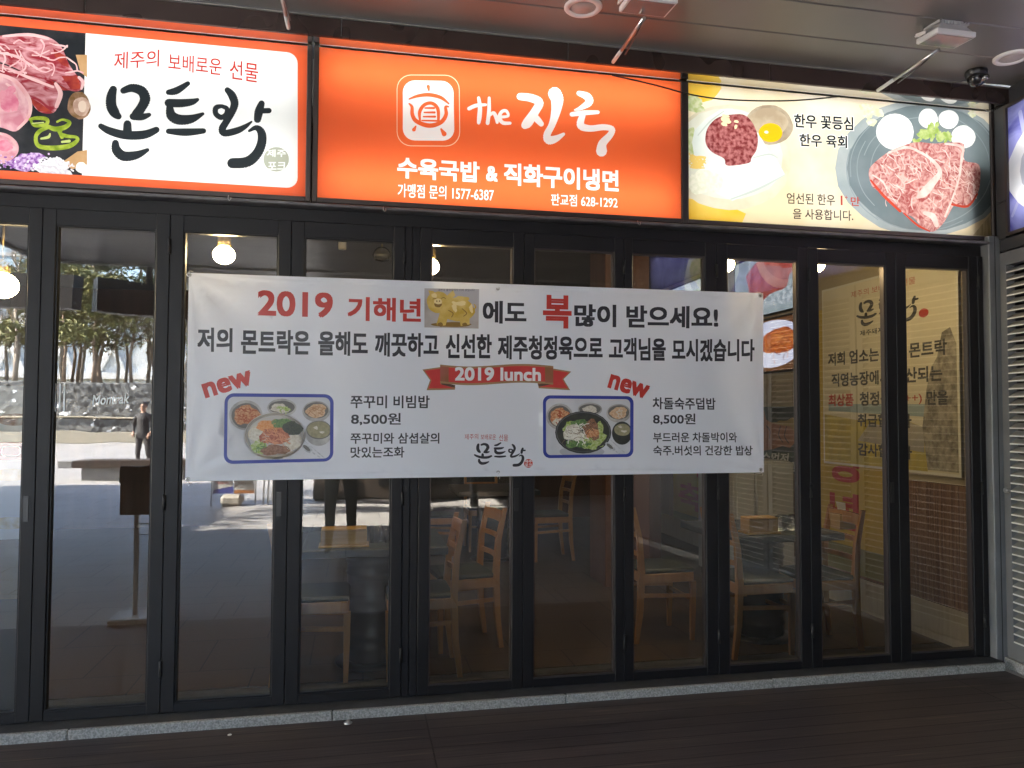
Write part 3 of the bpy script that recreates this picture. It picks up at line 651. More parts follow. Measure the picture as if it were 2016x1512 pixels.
# dead insects lying in the pale sign show as small dark specks on its film: part of its print wear
# small hooks under the signs
hk = None
for px, py, lab in ((452, 393, 'small metal hook under the left sign'), (757, 415, 'small metal hook under the orange sign at its left end'), (1258, 442, 'small metal hook under the orange sign at its right end')):
    x, z = at(px, py, -.05)
    mb = MB().tube([(x-.006, -.045, z+.022), (x-.007, -.056, z+.004), (x, -.062, z-.008), (x+.007, -.056, z+.002), (x+.006, -.05, z+.012)], .0022, 6)
    tag(mb.build('hook', M_STEEL), lab, 'hook', 'hooks under the signs')

# ------------------------------------------------------------------ canopy: soffit, fascia, ceiling
cp = thing('canopy', 'dark metal canopy ceiling with panel seams above the signs', 'canopy', (0, 0, 3.4))
cp.location = (0, 0, 0)
MB().box(-12, 4.6, -.10, .16, SZ1+.008, SZ1+.02).build('soffit', M_SOFFIT, cp)
MB().box(-12, 4.6, -.104, -.1005, SZ1+.004, SZ1+.012).build('soffit_edge', M_BRONZE, cp)
x = -12.0
while x < 4.6:
    e = min(x+1.19, 4.6)
    MB().bbox(x+.002, e-.002, -.118, -.1045, SZ1+.004, SZ1+.100, .003).build('fascia', M_BRONZE, cp); x += 1.19
MB().box(-12, 4.6, -.125, -.106, SZ1+.1005, SZ1+.106).build('painted_gap_glint', mat('pale_strip', (.5, .48, .45), .3, .6), cp)  # pale strip stands in for the bright line of light above the fascia
yy = -.126; mb = MB(); CZ = SZ1+.112
while yy > -7.0:
    mb.bbox(-12 if yy > -5.1 else -4.1, 4.6, max(yy-.297, -7.0), yy, CZ, CZ+.03, .006); yy -= .30
mb.build('ceiling', M_CEIL, cp)
MB().box(-12, -4.105, -5.26, -5.235, CZ-.03, CZ+.42).box(-4.15, -4.104, -7.0, -5.234, CZ-.03, CZ+.42).box(-4.15, 4.6, -7.06, -7.005, CZ-.03, CZ+.42).build('edge_trim', mat('pale_trim', (.55, .55, .54), .5, c2=(.47, .47, .46), scale=3), cp)
MB().box(-12, 4.6, -5.22, -.1, CZ+.34, CZ+.42).box(-4.1, 4.6, -7.0, -5.221, CZ+.34, CZ+.42).build('roof', M_CONC, cp)

# ceiling fittings
def downlight(px, py, lab):
    d = ray(px, py); t_ = (CZ-CAMP.z)/d.z; p = CAMP+d*t_
    t = thing('downlight', lab, 'ceiling light', (p.x, p.y, CZ), 0, 'round downlights in the canopy')
    MB().lathe([(.062, -.002), (.064, -.010), (.088, -.012), (.094, -.006), (.094, 0)], n=32).build('trim_ring', M_WHITEP, t)
    MB().lathe([(0, -.004), (.063, -.006), (.063, -.003)], n=28).build('diffuser', mat('frosted_cover', (.55, .50, .47), .35, c2=(.48, .44, .42), scale=10), t)
downlight(1148, 13, 'round white downlight in the canopy, left of the floodlight over the orange sign')
downlight(1992, 112, 'round white downlight in the canopy corner beside the dome camera')
def floodlight(p0, p1, lab, face, sc=1.0, lamp=True):
    """arm from wall fascia p0 to lamp p1"""
    t = thing('floodlight', lab, 'floodlight', p0, 0, 'floodlights on arms above the signs'); d = Vector(p1)-Vector(p0)
    MB().tube([(0, 0, 0), tuple(d*.30)], .0105, 10).build('arm_sleeve', mat('pale_sleeve', (.72, .74, .72), .45), t)
    MB().tube([tuple(d*.30), tuple(d)], .0095, 10).build('arm', M_STEEL, t)
    if not lamp: return t
    M_ = Matrix.Translation(d+Vector((0, -.05, .035))) @ Matrix.Rotation(face, 4, 'X')
    hb = MB(); s_ = .115*sc
    hb.bbox(-s_, s_, -.075, .075, -.012, .016, .004, M_)
    hb.build('bezel', M_WHITEP, t)
    h2 = MB()
    bm = bmesh.new(); bmesh.ops.create_cube(bm, size=1)
    for v in bm.verts:
        k = .62 if v.co.z > 0 else .88
        v.co = Vector((v.co.x*2*s_*k, v.co.y*.15*k, .017+(v.co.z+.5)*.035))
    h2.bm(bm, M_); h2.bbox(-s_*.55, s_*.55, -.045, .045, .052, .085, .003, M_)
    for k in range(11): xx = -s_*.75+k*s_*.15; h2.box(xx-.002, xx+.002, -.055, .055, .0525, .066, M_)
    h2.build('housing', mat('floodlight_casing', (.50, .50, .50), .5), t)
    MB().box(-s_+.012, s_-.012, -.064, .064, -.0145, -.0125, M_).build('lens', mat('floodlight_glass', (.25, .25, .25), .05, c2=(.18, .18, .18), scale=4), t)
    br = MB(); br.bar(M_ @ Vector((-s_-.006, 0, .02)), M_ @ Vector((-s_-.006, .07, .03)), .004, .018); br.bar(M_ @ Vector((s_+.006, 0, .02)), M_ @ Vector((s_+.006, .07, .03)), .004, .018)
    br.bar(M_ @ Vector((-s_-.006, .07, .03)), M_ @ Vector((s_+.006, .07, .03)), .018, .004); br.build('bracket', M_WHITEP, t)
    MB().tube([tuple(d*.98), tuple(d*.7+Vector((.012, 0, -.012))), tuple(d*.3+Vector((.02, 0, -.02)))], .004, 6).build('cable', M_BLACK, t)
    return t
def along(px, py, Y): x, z = at(px, py, Y); return Vector((x, Y, z))
floodlight(along(1207, 122, -.12), along(1268, 36, -.72), 'white floodlight on an arm above the orange sign', R(4))
floodlight(along(1728, 178, -.12), along(1848, 98, -.62), 'white floodlight on an arm above the pale food sign', R(4))
floodlight(along(568, 55, -.12), along(548, -40, -.80), 'floodlight on an arm above the left sign, lamp out of frame', R(4))
cam_p = ray(1922, 150); tt = (CZ-CAMP.z)/cam_p.z; 
cp_ = CAMP+cam_p*((CZ-.03-CAMP.z)/cam_p.z)
sc_ = thing('security_camera', 'black dome security camera hanging from the canopy corner', 'security camera', (cp_.x, cp_.y, CZ))
MB().lathe([(0, 0), (.058, 0), (.060, -.008), (.056, -.034), (.050, -.038), (0, -.038)], n=28).build('base', M_BLACK, sc_)
MB().lathe([(.047, -.0385), (.047, -.052), (.040, -.072), (.026, -.086), (0, -.092)], n=24).build('dome', mat('smoked_dome', (.02, .02, .02), .03), sc_)
MB().lathe([(0, -.03), (.016, -.03), (.018, -.02), (.018, .0)], (.012, -.036, -.058), 14, 'Y').build('lens', mat('lens_ring', (.2, .2, .2), .2, .8), sc_)
# loose cable
cpts = [along(1205, 148, -.112), along(1280, 165, -.13), along(1370, 188, -.14), along(1450, 197, -.14), along(1560, 198, -.13), along(1652, 190, -.112)]
sp = catmull([tuple(p) for p in cpts], 8)
tag(MB().tube(sp, .0042, 6).build('loose_cable', M_BLACK), 'black loose cable sagging across the top of the pale food sign', 'cable')
# ------------------------------------------------------------------ side wing with louvres
ps = thing('steel_post', 'light grey steel post between the last door and the louvres', 'post', (0, 0, 0))
MB().bbox(3.779, 3.862, -.045, .03, .0, 2.60, .004).build('shaft', M_GREYPOST, ps)
MB().box(3.818, 3.822, -.0475, -.0455, .0, 2.60).build('seam', M_GASKET, ps)
wg = thing('wing_wall', 'dark grey panelled wing wall above and around the louvre panel', 'wall', (0, 0, 0))
def wbox(mb, d0, d1, z0, z1, o0, o1):
    b = len(mb.v); mb.v += [wing(d, z, o) for z in (z0, z1) for d, o in ((d0, o0), (d0, o1), (d1, o1), (d1, o0))]
    for q in ((3, 2, 1, 0), (4, 5, 6, 7), (0, 1, 5, 4), (1, 2, 6, 5), (2, 3, 7, 6), (3, 0, 4, 7)): mb.face([b+i for i in q])
M_DGREY = mat('dark_grey_panel', (.055, .057, .062), .4, .3, c2=(.075, .075, .08), scale=2)
mb = MB(); wbox(mb, .03, 5.0, 2.50, 2.57, -.02, .012); wbox(mb, .0, .075, 2.575, 2.80, -.02, .01); wbox(mb, .0, .075, 2.806, 3.39, -.02, .01)
wbox(mb, .08, 5.0, 2.575, 3.39, -.20, -.16); wbox(mb, 3.2, 5.0, .06, 2.495, -.05, .0); wbox(mb, .0, 5.0, .06, 2.495, -.25, -.20)
wbox(mb, 0.0, 5.0, 3.395, 3.50, -.20, -.02); wbox(mb, -.07, -.004, .0, 3.39, -.32, -.012); mb.build('panels', M_DGREY, wg)
wf = MB(); wbox(wf, 0.0, 5.0, -.1, .05, -.10, .03); wf.build('kerb_stone', M_GRAN, wg)
for n_ in range(3):
    d0 = .02+n_*1.06; t = thing('louvre_panel', ('grey aluminium louvre panel with lock beside the steel post', 'grey aluminium louvre panel in the middle of the wing wall', 'grey aluminium louvre panel farthest from the doors')[n_], 'louvre panel', (0, 0, 0), 0, 'louvre panels on the wing wall')
    mb = MB(); d1 = d0+1.04
    for a, b, c, e in ((d0, d0+.055, .055, 2.49), (d1-.055, d1, .055, 2.49), (d0+.055, d1-.055, .055, .15), (d0+.055, d1-.055, 2.41, 2.49)): wbox(mb, a, b, c, e, -.04, .012)
    mb.build('frame', M_GREYPOST, t)
    mb = MB(); z = .155
    while z < 2.39:
        b = len(mb.v)
        prof = [(-.035, z+.030), (-.033, z+.033), (.010, z+.004), (.014, z+.004), (.014, z-.004), (.009, z-.003)]
        for d in (d0+.056, d1-.056): mb.v += [wing(d, zz, o) for o, zz in prof]
        n = len(prof)
        for i in range(n): j = (i+1) % n; mb.cur = 1 if i in (2, 3) else 0; mb.face([b+i, b+j, b+n+j, b+n+i])  # lip faces coloured white to imitate light catching the slat edges
        mb.cur = 0; mb.face([b+i for i in range(n)][::-1]); mb.face([b+n+i for i in range(n)]); z += .047
    mb.build('slats', [M_LOUVRE, M_WHITEP], t)
    mb = MB(); wbox(mb, d0+.056, d1-.056, .152, 2.408, -.075, -.07); mb.build('back_sheet', M_BLACK, t)
    if n_ == 0:
        q = wing(d0+.028, 1.05, .012); mb = MB()
        a = wing(d0+.028, 1.05, .012); b = wing(d0+.028, 1.05, .030); mb.tube([a, b], [.016, .014], 14); mb.build('lock', M_STEEL, t)
# wing sign
ws = thing('shop_sign', 'backlit food sign on the wing wall with a white bowl on purple cloth', 'sign', (0, 0, 0))
mb = MB()
for a, b, c, e in ((.08, .10, 2.585, 3.385), (4.3, 4.32, 2.585, 3.385), (.10, 4.3, 2.585, 2.605), (.10, 4.3, 3.365, 3.385)): wbox(mb, a, b, c, e, -.15, .015)
mb.build('frame', M_SIGNFRAME, ws)
mb = MB(); wbox(mb, .101, 4.299, 2.606, 3.364, -.155, -.15); mb.build('case', MC['white_sign_case'], ws)
mb = MB()
for z in (2.78, 3.19): mb.tube([wing(.15, z, -.10), wing(4.25, z, -.10)], .013, 8)
mb.build('light_tube', tube_mat(12), ws)
putw = lambda u, v: wing(u, v, 0)
E_ = lambda *a, **k: [blob(*a, **k)]
dish = []
for c0, col, c2_, sd_ in ((.55, (.45, .12, .10), (.8, .55, .5), 1), (1.75, (.42, .05, .04), (.75, .35, .28), 2), (3.0, (.42, .50, .16), (.75, .62, .4), 3)):
    dish += [('food_picture', lit('print_bowl_white', (.80, .82, .86), (.7, .73, .8), 5), E_(c0+.05, 2.95, .50, .36, irr=.02, seed=sd_)), ('food_picture', lit('print_bowl_shadow', (.42, .45, .55)), E_(c0+.05, 2.95, .40, .28, irr=.02, seed=sd_)),
             ('food_picture', lit('print_dish_%d' % sd_, col, c2_, 18), E_(c0+.07, 2.98, .34, .23, irr=.1, seed=sd_+5)), ('food_picture', L_PEP, E_(c0-.08, 3.02, .07, .04, irr=.25, seed=sd_)+E_(c0+.15, 2.92, .06, .04, irr=.25, seed=sd_+3))]
sheet(rect(.10, 4.3, 2.605, 3.365), [('face', lit('print_purple_cloth', (.10, .10, .42), (.30, .32, .70), 3, dist=1.5), [rect(.10, 4.3, 2.605, 3.365)])]+
      [('face', lit('print_cloth_fold', (.40, .42, .72)), [q for s in ([[(.12, 2.7, .02), (.25, 2.95, .03), (.2, 3.3, .03)], [(1.1, 2.65, .03), (1.2, 3.0, .03), (1.15, 3.35, .03)], [(2.4, 2.62, .03), (2.38, 3.0, .03), (2.5, 3.36, .02)]]) for q in stroke(s)])]+dish, putw, ws)

# ------------------------------------------------------------------ white banner
BY = -.062
bn = thing('banner', 'wide white vinyl new year lunch banner hung across the doors', 'banner', (0, 0, 0))
def PB(px, py): return at(px, py, BY)
cor = [PB(372, 537), PB(1500, 578), PB(1504, 930), PB(366, 947)]
ex0, ex1, ez0, ez1 = -.81, 2.25, 1.17, 2.184
EYE = [(372, 541), (981, 567), (1494, 583), (371, 943), (981, 931), (1498, 925)]
EYEW = [PB(*e) for e in EYE]
def sag(u, v):
    y = .009*math.sin(u*2.1+.6)+.005*math.sin(u*5.3+v*2.2)+.004*math.sin(v*4.1+u*1.2)+.0012*math.sin(u*17+v*5)*math.sin(v*2.6)
    for k, (a, b) in enumerate(EYEW):                            # creases run from the corner eyelets into the sheet
        if k in (0, 2, 3, 5):
            dx, dz = u-a, v-b; r_ = math.hypot(dx, dz)
            if r_ > .01: y += .007*math.exp(-r_*2.4)*math.cos(math.atan2(dz, dx)*9)*min(1, r_*6)
    return y
def putb(u, v):
    t_ = (v-1.17)/1.01; s_ = (u+.81)/3.06; half = abs(math.sin(2*math.pi*s_/1.0)) if 0 <= s_ <= 1 else 0
    return (u+.010*math.sin(math.pi*t_)*max(0, 1-s_*6)-.008*math.sin(math.pi*t_)*max(0, 1-(1-s_)*6), BY+sag(u, v), v-.007*half*t_**2+.005*half*(1-t_)**3)
def mat_vinyl():
    mt = mat('banner_vinyl', (.78, .80, .86), .42, bump=.05, bscale=500); t = mt.node_tree; n = t.nodes; L = t.links
    tl = n.new('ShaderNodeBsdfTranslucent'); tl.inputs[0].default_value = (.8, .8, .8, 1); mx = n.new('ShaderNodeMixShader'); mx.inputs[0].default_value = .12
    L.new(n['Principled BSDF'].outputs[0], mx.inputs[1]); L.new(tl.outputs[0], mx.inputs[2]); L.new(mx.outputs[0], n['Material Output'].inputs[0]); return mt
M_VIN = mat_vinyl()
P_INK = mat('print_dark_ink', (.022, .022, .030), .4); P_RED = mat('print_red_ink', (.50, .035, .025), .4); P_BLUE = mat('print_blue_ink', (.025, .045, .30), .4); P_WH = mat('print_white_ink', (.80, .79, .80), .42)
C5 = lambda x, y: PB(x/3.36+360, y/3.36+520)
C6 = lambda x, y: PB(x/3.36+920, y/3.36+520)
def bt(body, x0, y0, x1, y1, h, bold=.03, **k): return tx(body, x0, y0, x1, y1, h, bold, PB, **k)
LETTERS = []
def put_line(key, mt, ps_): LETTERS.append(('lettering#'+key, mt, ps_))
put_line('title', P_RED, bt('2019', 506, 620, 655, 624, 51, .026)+bt('기해년', 684, 629, 829, 633, 48, .030)+bt('복', 1069, 645, 1125, 646, 66, .034))
put_line('new_a', P_RED, bt('new', 402, 785, 499, 756, 30, .033, perp=True)); put_line('new_b', P_RED, bt('new', 1195, 763, 1272, 787, 29, .033, perp=True))
put_line('title', P_INK, bt('에도', 951, 636, 1037, 637, 45, .032)+bt('많이', 1130, 642, 1212, 643, 45, .032)+bt('받으세요!', 1232, 644, 1413, 646, 45, .032))
ink = []
for b_, x0, y0, x1, y1, h in (('저의', 385, 692, 455, 693, 48), ('몬트락은', 472, 697, 610, 698, 50), ('올해도', 626, 699, 724, 700, 49), ('깨끗하고', 738, 701, 864, 702, 48), ('신선한', 878, 704, 969, 705, 48),
                            ('제주청정육으로', 981, 707, 1186, 708, 48), ('고객님을', 1198, 709, 1310, 710, 46), ('모시겠습니다', 1322, 711, 1485, 712, 45)): put_line('b'+b_, P_INK, bt(b_, x0, y0, x1, y1, h, .032))

for k_, (b_, x0, y0, x1, y1, h, w_) in enumerate((('쭈꾸미 비빔밥', 690, 804, 846, 804, 26, .02), ('8,500원', 691, 838, 789, 838, 25, .018), ('쭈꾸미와 삼셥살의', 690, 875, 865, 874, 22, .018), ('맛있는조화', 690, 903, 796, 902, 22, .018),
        ('차돌숙주덥밥', 1284, 806, 1410, 807, 24, .02), ('8,500원', 1285, 837, 1369, 837, 23, .018), ('부드러운 차돌박이와', 1285, 872, 1452, 871, 20, .018), ('숙주.버섯의 건강한 밥상', 1285, 898, 1483, 897, 20, .018))):
    put_line('menu%d' % k_, P_INK, bt(b_, x0, y0, x1, y1, h, w_))
def logo_to(x0, y0, x1, y1, fn): return lambda x, y: fn(x0+(x-605)/1080*(x1-x0), y0+(y-505)/545*(y1-y0))
LG = logo_to(933, 871, 1036, 920, PB)
b_logo = strokes_in(LOGO, LG)
b_slog = bt('제주의', 915, 866, 942, 865, 11, .0)+bt('보배로운', 947, 866, 977, 866, 11, .0)+bt('선물', 983, 868, 1001, 869, 13, .0)
frame1 = [rrect([PB(440, 774), PB(657, 776), PB(656, 910), PB(440, 914)], .045), rrect([PB(446.5, 781), PB(650, 782.5), PB(649.5, 904), PB(446.5, 907)], .03)]
frame2 = [rrect([PB(1070, 778), PB(1246.5, 780), PB(1246, 901), PB(1070, 903)], .038), rrect([PB(1076, 784.5), PB(1240, 786), PB(1240, 895), PB(1076, 897)], .026)]
def pm(name, c, c2=None, sc=60, **k): return mat('print_'+name, c, .42, c2=c2, scale=sc, **k)
V5 = lambda *a, **k: mapped([blob(*a, **k)], C5); V6 = lambda *a, **k: mapped([blob(*a, **k)], C6)
g5 = random.Random(8)
def strands(n, x0, x1, y0, y1, w_, L_=60, seed=1, fn=C5): return strokes_in(veins(seed, n, x0, x1, y0, y1, L_, w_, 0.4), fn)
PIC = 'meal_picture'
P_TABLE = pm('table_grey', (.52, .53, .56), (.60, .60, .63), 9); P_METAL = pm('metal_bowl', (.30, .29, .28), (.48, .46, .44), 25); P_METD = pm('metal_dark', (.14, .13, .12)); P_KIM = pm('kimchi', (.42, .12, .04), (.65, .38, .20), 110)
P_TAN = pm('tan_side_dish', (.50, .30, .16), (.66, .46, .30), 90); P_SOUP = pm('soup', (.24, .22, .12), (.33, .30, .18), 60); P_GRN = pm('greens', (.05, .13, .04), (.18, .28, .08), 110); P_LGRN = pm('light_greens', (.22, .34, .03), (.52, .56, .30), 80)
P_SEAW = pm('seaweed', (.012, .018, .018), (.05, .06, .03), 130); P_CAR = pm('carrot', (.60, .20, .03), (.70, .36, .16), 120); P_MT = pm('red_meat', (.26, .045, .02), (.52, .18, .09), 100); P_SPR = pm('sprout', (.68, .64, .55), (.50, .44, .34), 100)
P_BRN = pm('brown_meat', (.16, .07, .03), (.34, .17, .11), 100); P_BWH = pm('bowl_white', (.62, .60, .57), (.70, .69, .66), 20); P_BBLK = pm('bowl_black', (.022, .024, .026), (.04, .042, .032), 30); P_SPOON = pm('spoon', (.35, .36, .38), (.62, .63, .65), 60); P_SHAD = pm('soft_grey', (.40, .40, .43))
picl1 = [(PIC, P_BLUE, [frame1[0]]), (PIC, P_TABLE, [frame1[1]])]
clip1 = [(PIC, P_METAL, V5(412, 1000, 112, 100, irr=0)+V5(653, 950, 98, 60, irr=0)+V5(882, 975, 92, 70, irr=0)), (PIC, P_METD, V5(414, 1004, 98, 84, irr=.01)+V5(653, 948, 88, 44, irr=.01)+V5(882, 968, 82, 54, irr=.01)),
  (PIC, P_KIM, V5(418, 1000, 78, 72, irr=.12, seed=4)), (PIC, P_SPR, V5(640, 955, 62, 30, irr=.15, seed=2)), (PIC, P_LGRN, strands(18, 600, 690, 935, 970, 9, 40, 3)), (PIC, P_TAN, V5(882, 972, 70, 44, irr=.1, seed=5)), (PIC, pm('tan_dark', (.40, .20, .09)), strands(16, 830, 920, 945, 990, 6, 50, 4)),
  (PIC, pm('orange_dark', (.36, .07, .02)), strands(20, 360, 470, 950, 1050, 8, 50, 5)),
  (PIC, P_METAL, V5(898, 1118, 90, 88, irr=0)), (PIC, P_METD, V5(900, 1100, 84, 62, irr=0)), (PIC, P_SOUP, V5(900, 1098, 78, 56, irr=.01)), (PIC, P_SPR, V5(880, 1085, 16, 10, irr=.2)+V5(920, 1115, 14, 9, irr=.2, seed=3)),
  (PIC, P_BWH, V5(605, 1138, 206, 156, irr=0)), (PIC, pm('bowl_band', (.42, .40, .38)), V5(605, 1132, 196, 146, irr=0)), (PIC, P_BWH, V5(605, 1130, 190, 140, irr=0)), (PIC, pm('bowl_in', (.46, .43, .40)), V5(605, 1128, 178, 128, irr=.01)),
  (PIC, P_SPR, V5(490, 1128, 56, 62, irr=.1, seed=1)), (PIC, P_CAR, V5(555, 1075, 72, 38, irr=.12, seed=2)), (PIC, P_GRN, V5(655, 1058, 62, 42, irr=.14, seed=3)), (PIC, P_SEAW, V5(722, 1090, 64, 52, irr=.1, seed=4)), (PIC, P_SPR, V5(730, 1180, 58, 46, irr=.1, seed=5)),
  (PIC, P_LGRN, V5(505, 1212, 58, 44, irr=.12, seed=6)), (PIC, P_BRN, V5(610, 1232, 90, 38, irr=.14, seed=7)), (PIC, P_MT, V5(605, 1140, 90, 62, irr=.13, seed=8)),
  (PIC, pm('meat_glint', (.60, .26, .14)), strands(22, 530, 680, 1100, 1180, 9, 50, 6)), (PIC, P_SPR, strands(14, 440, 530, 1080, 1180, 4, 60, 7)+strands(16, 680, 780, 1150, 1220, 5, 50, 8)), (PIC, P_CAR, strands(14, 500, 620, 1050, 1100, 5, 60, 9)), (PIC, P_GRN, strands(8, 480, 540, 1190, 1230, 8, 40, 10)),
  (PIC, P_SPOON, V5(822, 1222, 44, 22, irr=0, rot=.7)+strokes_in([[(850, 1245, 9), (930, 1300, 8)], [(790, 1160, 5), (950, 1300, 7)]], C5)), (PIC, P_METD, V5(818, 1220, 30, 12, irr=0, rot=.7))]
picl2 = [(PIC, P_BLUE, [frame2[0]]), (PIC, P_TABLE, [frame2[1]])]
clip2 = [(PIC, P_METAL, V6(614, 1010, 88, 88, irr=0)+V6(812, 962, 80, 46, irr=0)+V6(1000, 988, 80, 62, irr=0)), (PIC, P_METD, V6(614, 1008, 76, 72, irr=.01)+V6(812, 960, 72, 34, irr=.01)+V6(1000, 982, 70, 47, irr=.01)),
  (PIC, P_KIM, V6(618, 1010, 62, 62, irr=.12, seed=4)), (PIC, P_SPR, V6(600, 1045, 34, 24, irr=.12, seed=5)+V6(812, 962, 52, 22, irr=.12, seed=6)), (PIC, P_TAN, V6(1000, 985, 58, 38, irr=.1, seed=5)), (PIC, P_SPR, strands(12, 970, 1030, 965, 1005, 4, 40, 12, C6)), (PIC, pm('orange_dark', (.36, .07, .02)), strands(14, 580, 660, 960, 1050, 7, 40, 13, C6)),
  (PIC, P_BBLK, V6(1022, 1120, 66, 78, irr=0)), (PIC, P_SOUP, V6(1024, 1098, 54, 40, irr=.02)), (PIC, P_SPR, V6(1010, 1078, 12, 7, irr=.2)+V6(1035, 1108, 16, 9, irr=.2, seed=3)),
  (PIC, P_SHAD, V6(760, 1245, 150, 40, irr=.02)), (PIC, P_BBLK, V6(768, 1115, 184, 142, irr=0)), (PIC, pm('rim_grey', (.10, .105, .11)), V6(768, 1112, 178, 134, irr=0)), (PIC, P_BBLK, V6(768, 1114, 172, 130, irr=0)),
  (PIC, P_LGRN, V6(800, 1160, 98, 74, irr=.16, seed=3)+V6(670, 1090, 34, 44, irr=.2, seed=5)+V6(860, 1100, 34, 60, irr=.2, seed=9)), (PIC, P_GRN, V6(760, 1060, 70, 34, irr=.2, seed=4)+V6(730, 1190, 70, 34, irr=.2, seed=4)), (PIC, P_BRN, V6(820, 1100, 60, 60, irr=.16, seed=6)), (PIC, P_KIM, V6(825, 1120, 40, 36, irr=.18, seed=7)),
  (PIC, P_SPR, V6(702, 1118, 56, 62, irr=.14, seed=8)), (PIC, pm('sprout_light', (.74, .71, .64)), strands(46, 640, 770, 1060, 1170, 7, 60, 14, C6)), (PIC, pm('sprout_gap', (.20, .15, .10)), strands(16, 640, 770, 1070, 1170, 4, 40, 15, C6)), (PIC, P_SEAW, strands(16, 720, 850, 1040, 1190, 4, 40, 16, C6)), (PIC, P_LGRN, strands(20, 760, 890, 1150, 1220, 8, 30, 17, C6)),
  (PIC, P_SPOON, V6(945, 1210, 40, 18, irr=0, rot=.7)+strokes_in([[(970, 1235, 8), (1010, 1262, 7)], [(940, 1160, 5), (1050, 1262, 7)]], C6)), (PIC, P_METD, V6(942, 1208, 27, 10, irr=0, rot=.7))]
mask1 = [(PIC, P_BLUE, None)]
# picture content must stay inside its frame: clip polygons against the inner rectangle (Sutherland-Hodgman)
def clip(poly, win):
    if area(win) < 0: win = win[::-1]
    out = poly
    for i in range(len(win)):
        a, b = win[i], win[(i+1) % len(win)]; src, out = out, []
        sd_ = lambda p: (b[0]-a[0])*(p[1]-a[1])-(b[1]-a[1])*(p[0]-a[0])
        for j in range(len(src)):
            p, q = src[j-1], src[j]; s0, s1_ = sd_(p), sd_(q)
            if (s0 >= 0) != (s1_ >= 0): t = s0/(s0-s1_); out.append((p[0]+(q[0]-p[0])*t, p[1]+(q[1]-p[1])*t))
            if s1_ >= 0: out.append(q)
        if not out: return []
    return out
def clipl(ls, win): return [(n_, mt, [c for c in (clip(p, win) for p in ps_) if len(c) > 2]) for n_, mt, ps_ in ls]
pig_win = [PB(836, 565), PB(944, 568), PB(943, 646), PB(836, 643)]
P_GOLD = pm('gold', (.55, .34, .03), (.72, .52, .16), 14); P_GOLDD = pm('gold_dark', (.24, .13, .02)); P_GOLDL = pm('gold_light', (.82, .66, .32))
pig = [(PIC, pm('pig_photo_ground', (.40, .35, .32), (.48, .44, .42), 12), [pig_win])]+clipl([
  (PIC, pm('pig_photo_back', (.44, .41, .42)), mapped([[(1600, 150), (1962, 150), (1962, 260), (1600, 220)]], C5)),
  (PIC, P_GOLDD, V5(1780, 395, 140, 16, irr=.05)), (PIC, P_GOLD, V5(1815, 295, 120, 78, irr=.04, seed=2)+V5(1690, 245, 72, 76, irr=.04, seed=3)+mapped([[(1700, 320), (1760, 330), (1740, 400), (1690, 405), (1680, 390)], [(1830, 350), (1900, 330), (1900, 395), (1840, 405)], [(1640, 210), (1625, 165), (1660, 170), (1680, 200)], [(1745, 205), (1790, 165), (1805, 200), (1770, 235)]], C5)+strokes_in([[(1925, 300, 8), (1940, 280, 8), (1930, 262, 6)]], C5)),
  (PIC, P_GOLDD, V5(1690, 262, 24, 18, irr=.05, seed=3)+strokes_in([[(1655, 225, 4), (1670, 218, 5), (1682, 225, 4)], [(1712, 220, 4), (1728, 214, 5), (1740, 222, 4)], [(1760, 300, 5), (1790, 320, 6), (1780, 345, 5)], [(1850, 290, 5), (1880, 320, 6), (1860, 340, 5)]], C5)+V5(1705, 395, 20, 14, irr=.1)+V5(1868, 396, 18, 12, irr=.1)),
  (PIC, P_GOLDL, V5(1690, 240, 26, 20, irr=.05, seed=1)+V5(1665, 200, 20, 14, irr=.1)+V5(1830, 250, 50, 18, irr=.1)+V5(1800, 280, 18, 26, irr=.2)+V5(1910, 290, 14, 24, irr=.2)), (PIC, P_GOLD, V5(1840, 225, 50, 20, irr=.15, seed=7)), (PIC, P_GOLDD, V5(1682, 238, 4, 6, n=8, irr=0)+V5(1700, 238, 4, 6, n=8, irr=0))], pig_win)
pig += [(PIC, P_INK, bt('내면의 돌아갈까치 더라 보입니다', 863, 571, 935, 572, 5, .0))]
band = [(867+223*k/24, 717+3.2*math.sin(k/24*6.28)+3*k/24) for k in range(25)]; bandb = [(x, y+37) for x, y in band[::-1]]
P_RIB = pm('ribbon_red', (.52, .03, .03), (.56, .045, .04), 12); P_RIBE = pm('ribbon_edge', (.33, .20, .09)); P_RIBD = pm('ribbon_dark', (.10, .045, .03))
rib = [('ribbon_picture', P_RIBE, [[PB(*p) for p in q] for q in ([(832, 727), (868, 722), (868, 754), (897, 762), (896, 767), (840, 768), (847, 748)], [(1090, 725), (1125, 731), (1110, 746), (1123, 768), (1062, 764), (1059, 753), (1090, 753)])]),
       ('ribbon_picture', P_RIB, [[PB(*p) for p in q] for q in ([(836, 729), (868, 725), (868, 756), (895, 764), (844, 764.5), (850, 748)], [(1090, 728), (1121, 733), (1107, 746), (1119, 764.5), (1064, 761), (1062, 755), (1090, 755)])]),
       ('ribbon_picture', P_RIBD, [[PB(*p) for p in q] for q in ([(868, 752), (897, 758), (896, 763), (870, 757)], [(1090, 752), (1060, 756), (1063, 761), (1088, 756)])]),
       ('ribbon_picture', P_RIBE, [[PB(*p) for p in band+bandb]]), ('ribbon_picture', P_RIB, [[PB(x, y+4) for x, y in band]+[PB(x, y-4) for x, y in bandb]]),
       ('ribbon_picture', pm('ribbon_brown', (.22, .10, .03), (.34, .10, .07), 8), [[PB(867, 720.5), PB(884, 722), PB(884, 752), PB(867, 750)], [PB(1074, 722), PB(1090, 723), PB(1090, 753), PB(1074, 753)]]),
       ('ribbon_picture', P_WH, bt('2019 lunch', 896, 749, 1066, 750, 27, .03))]
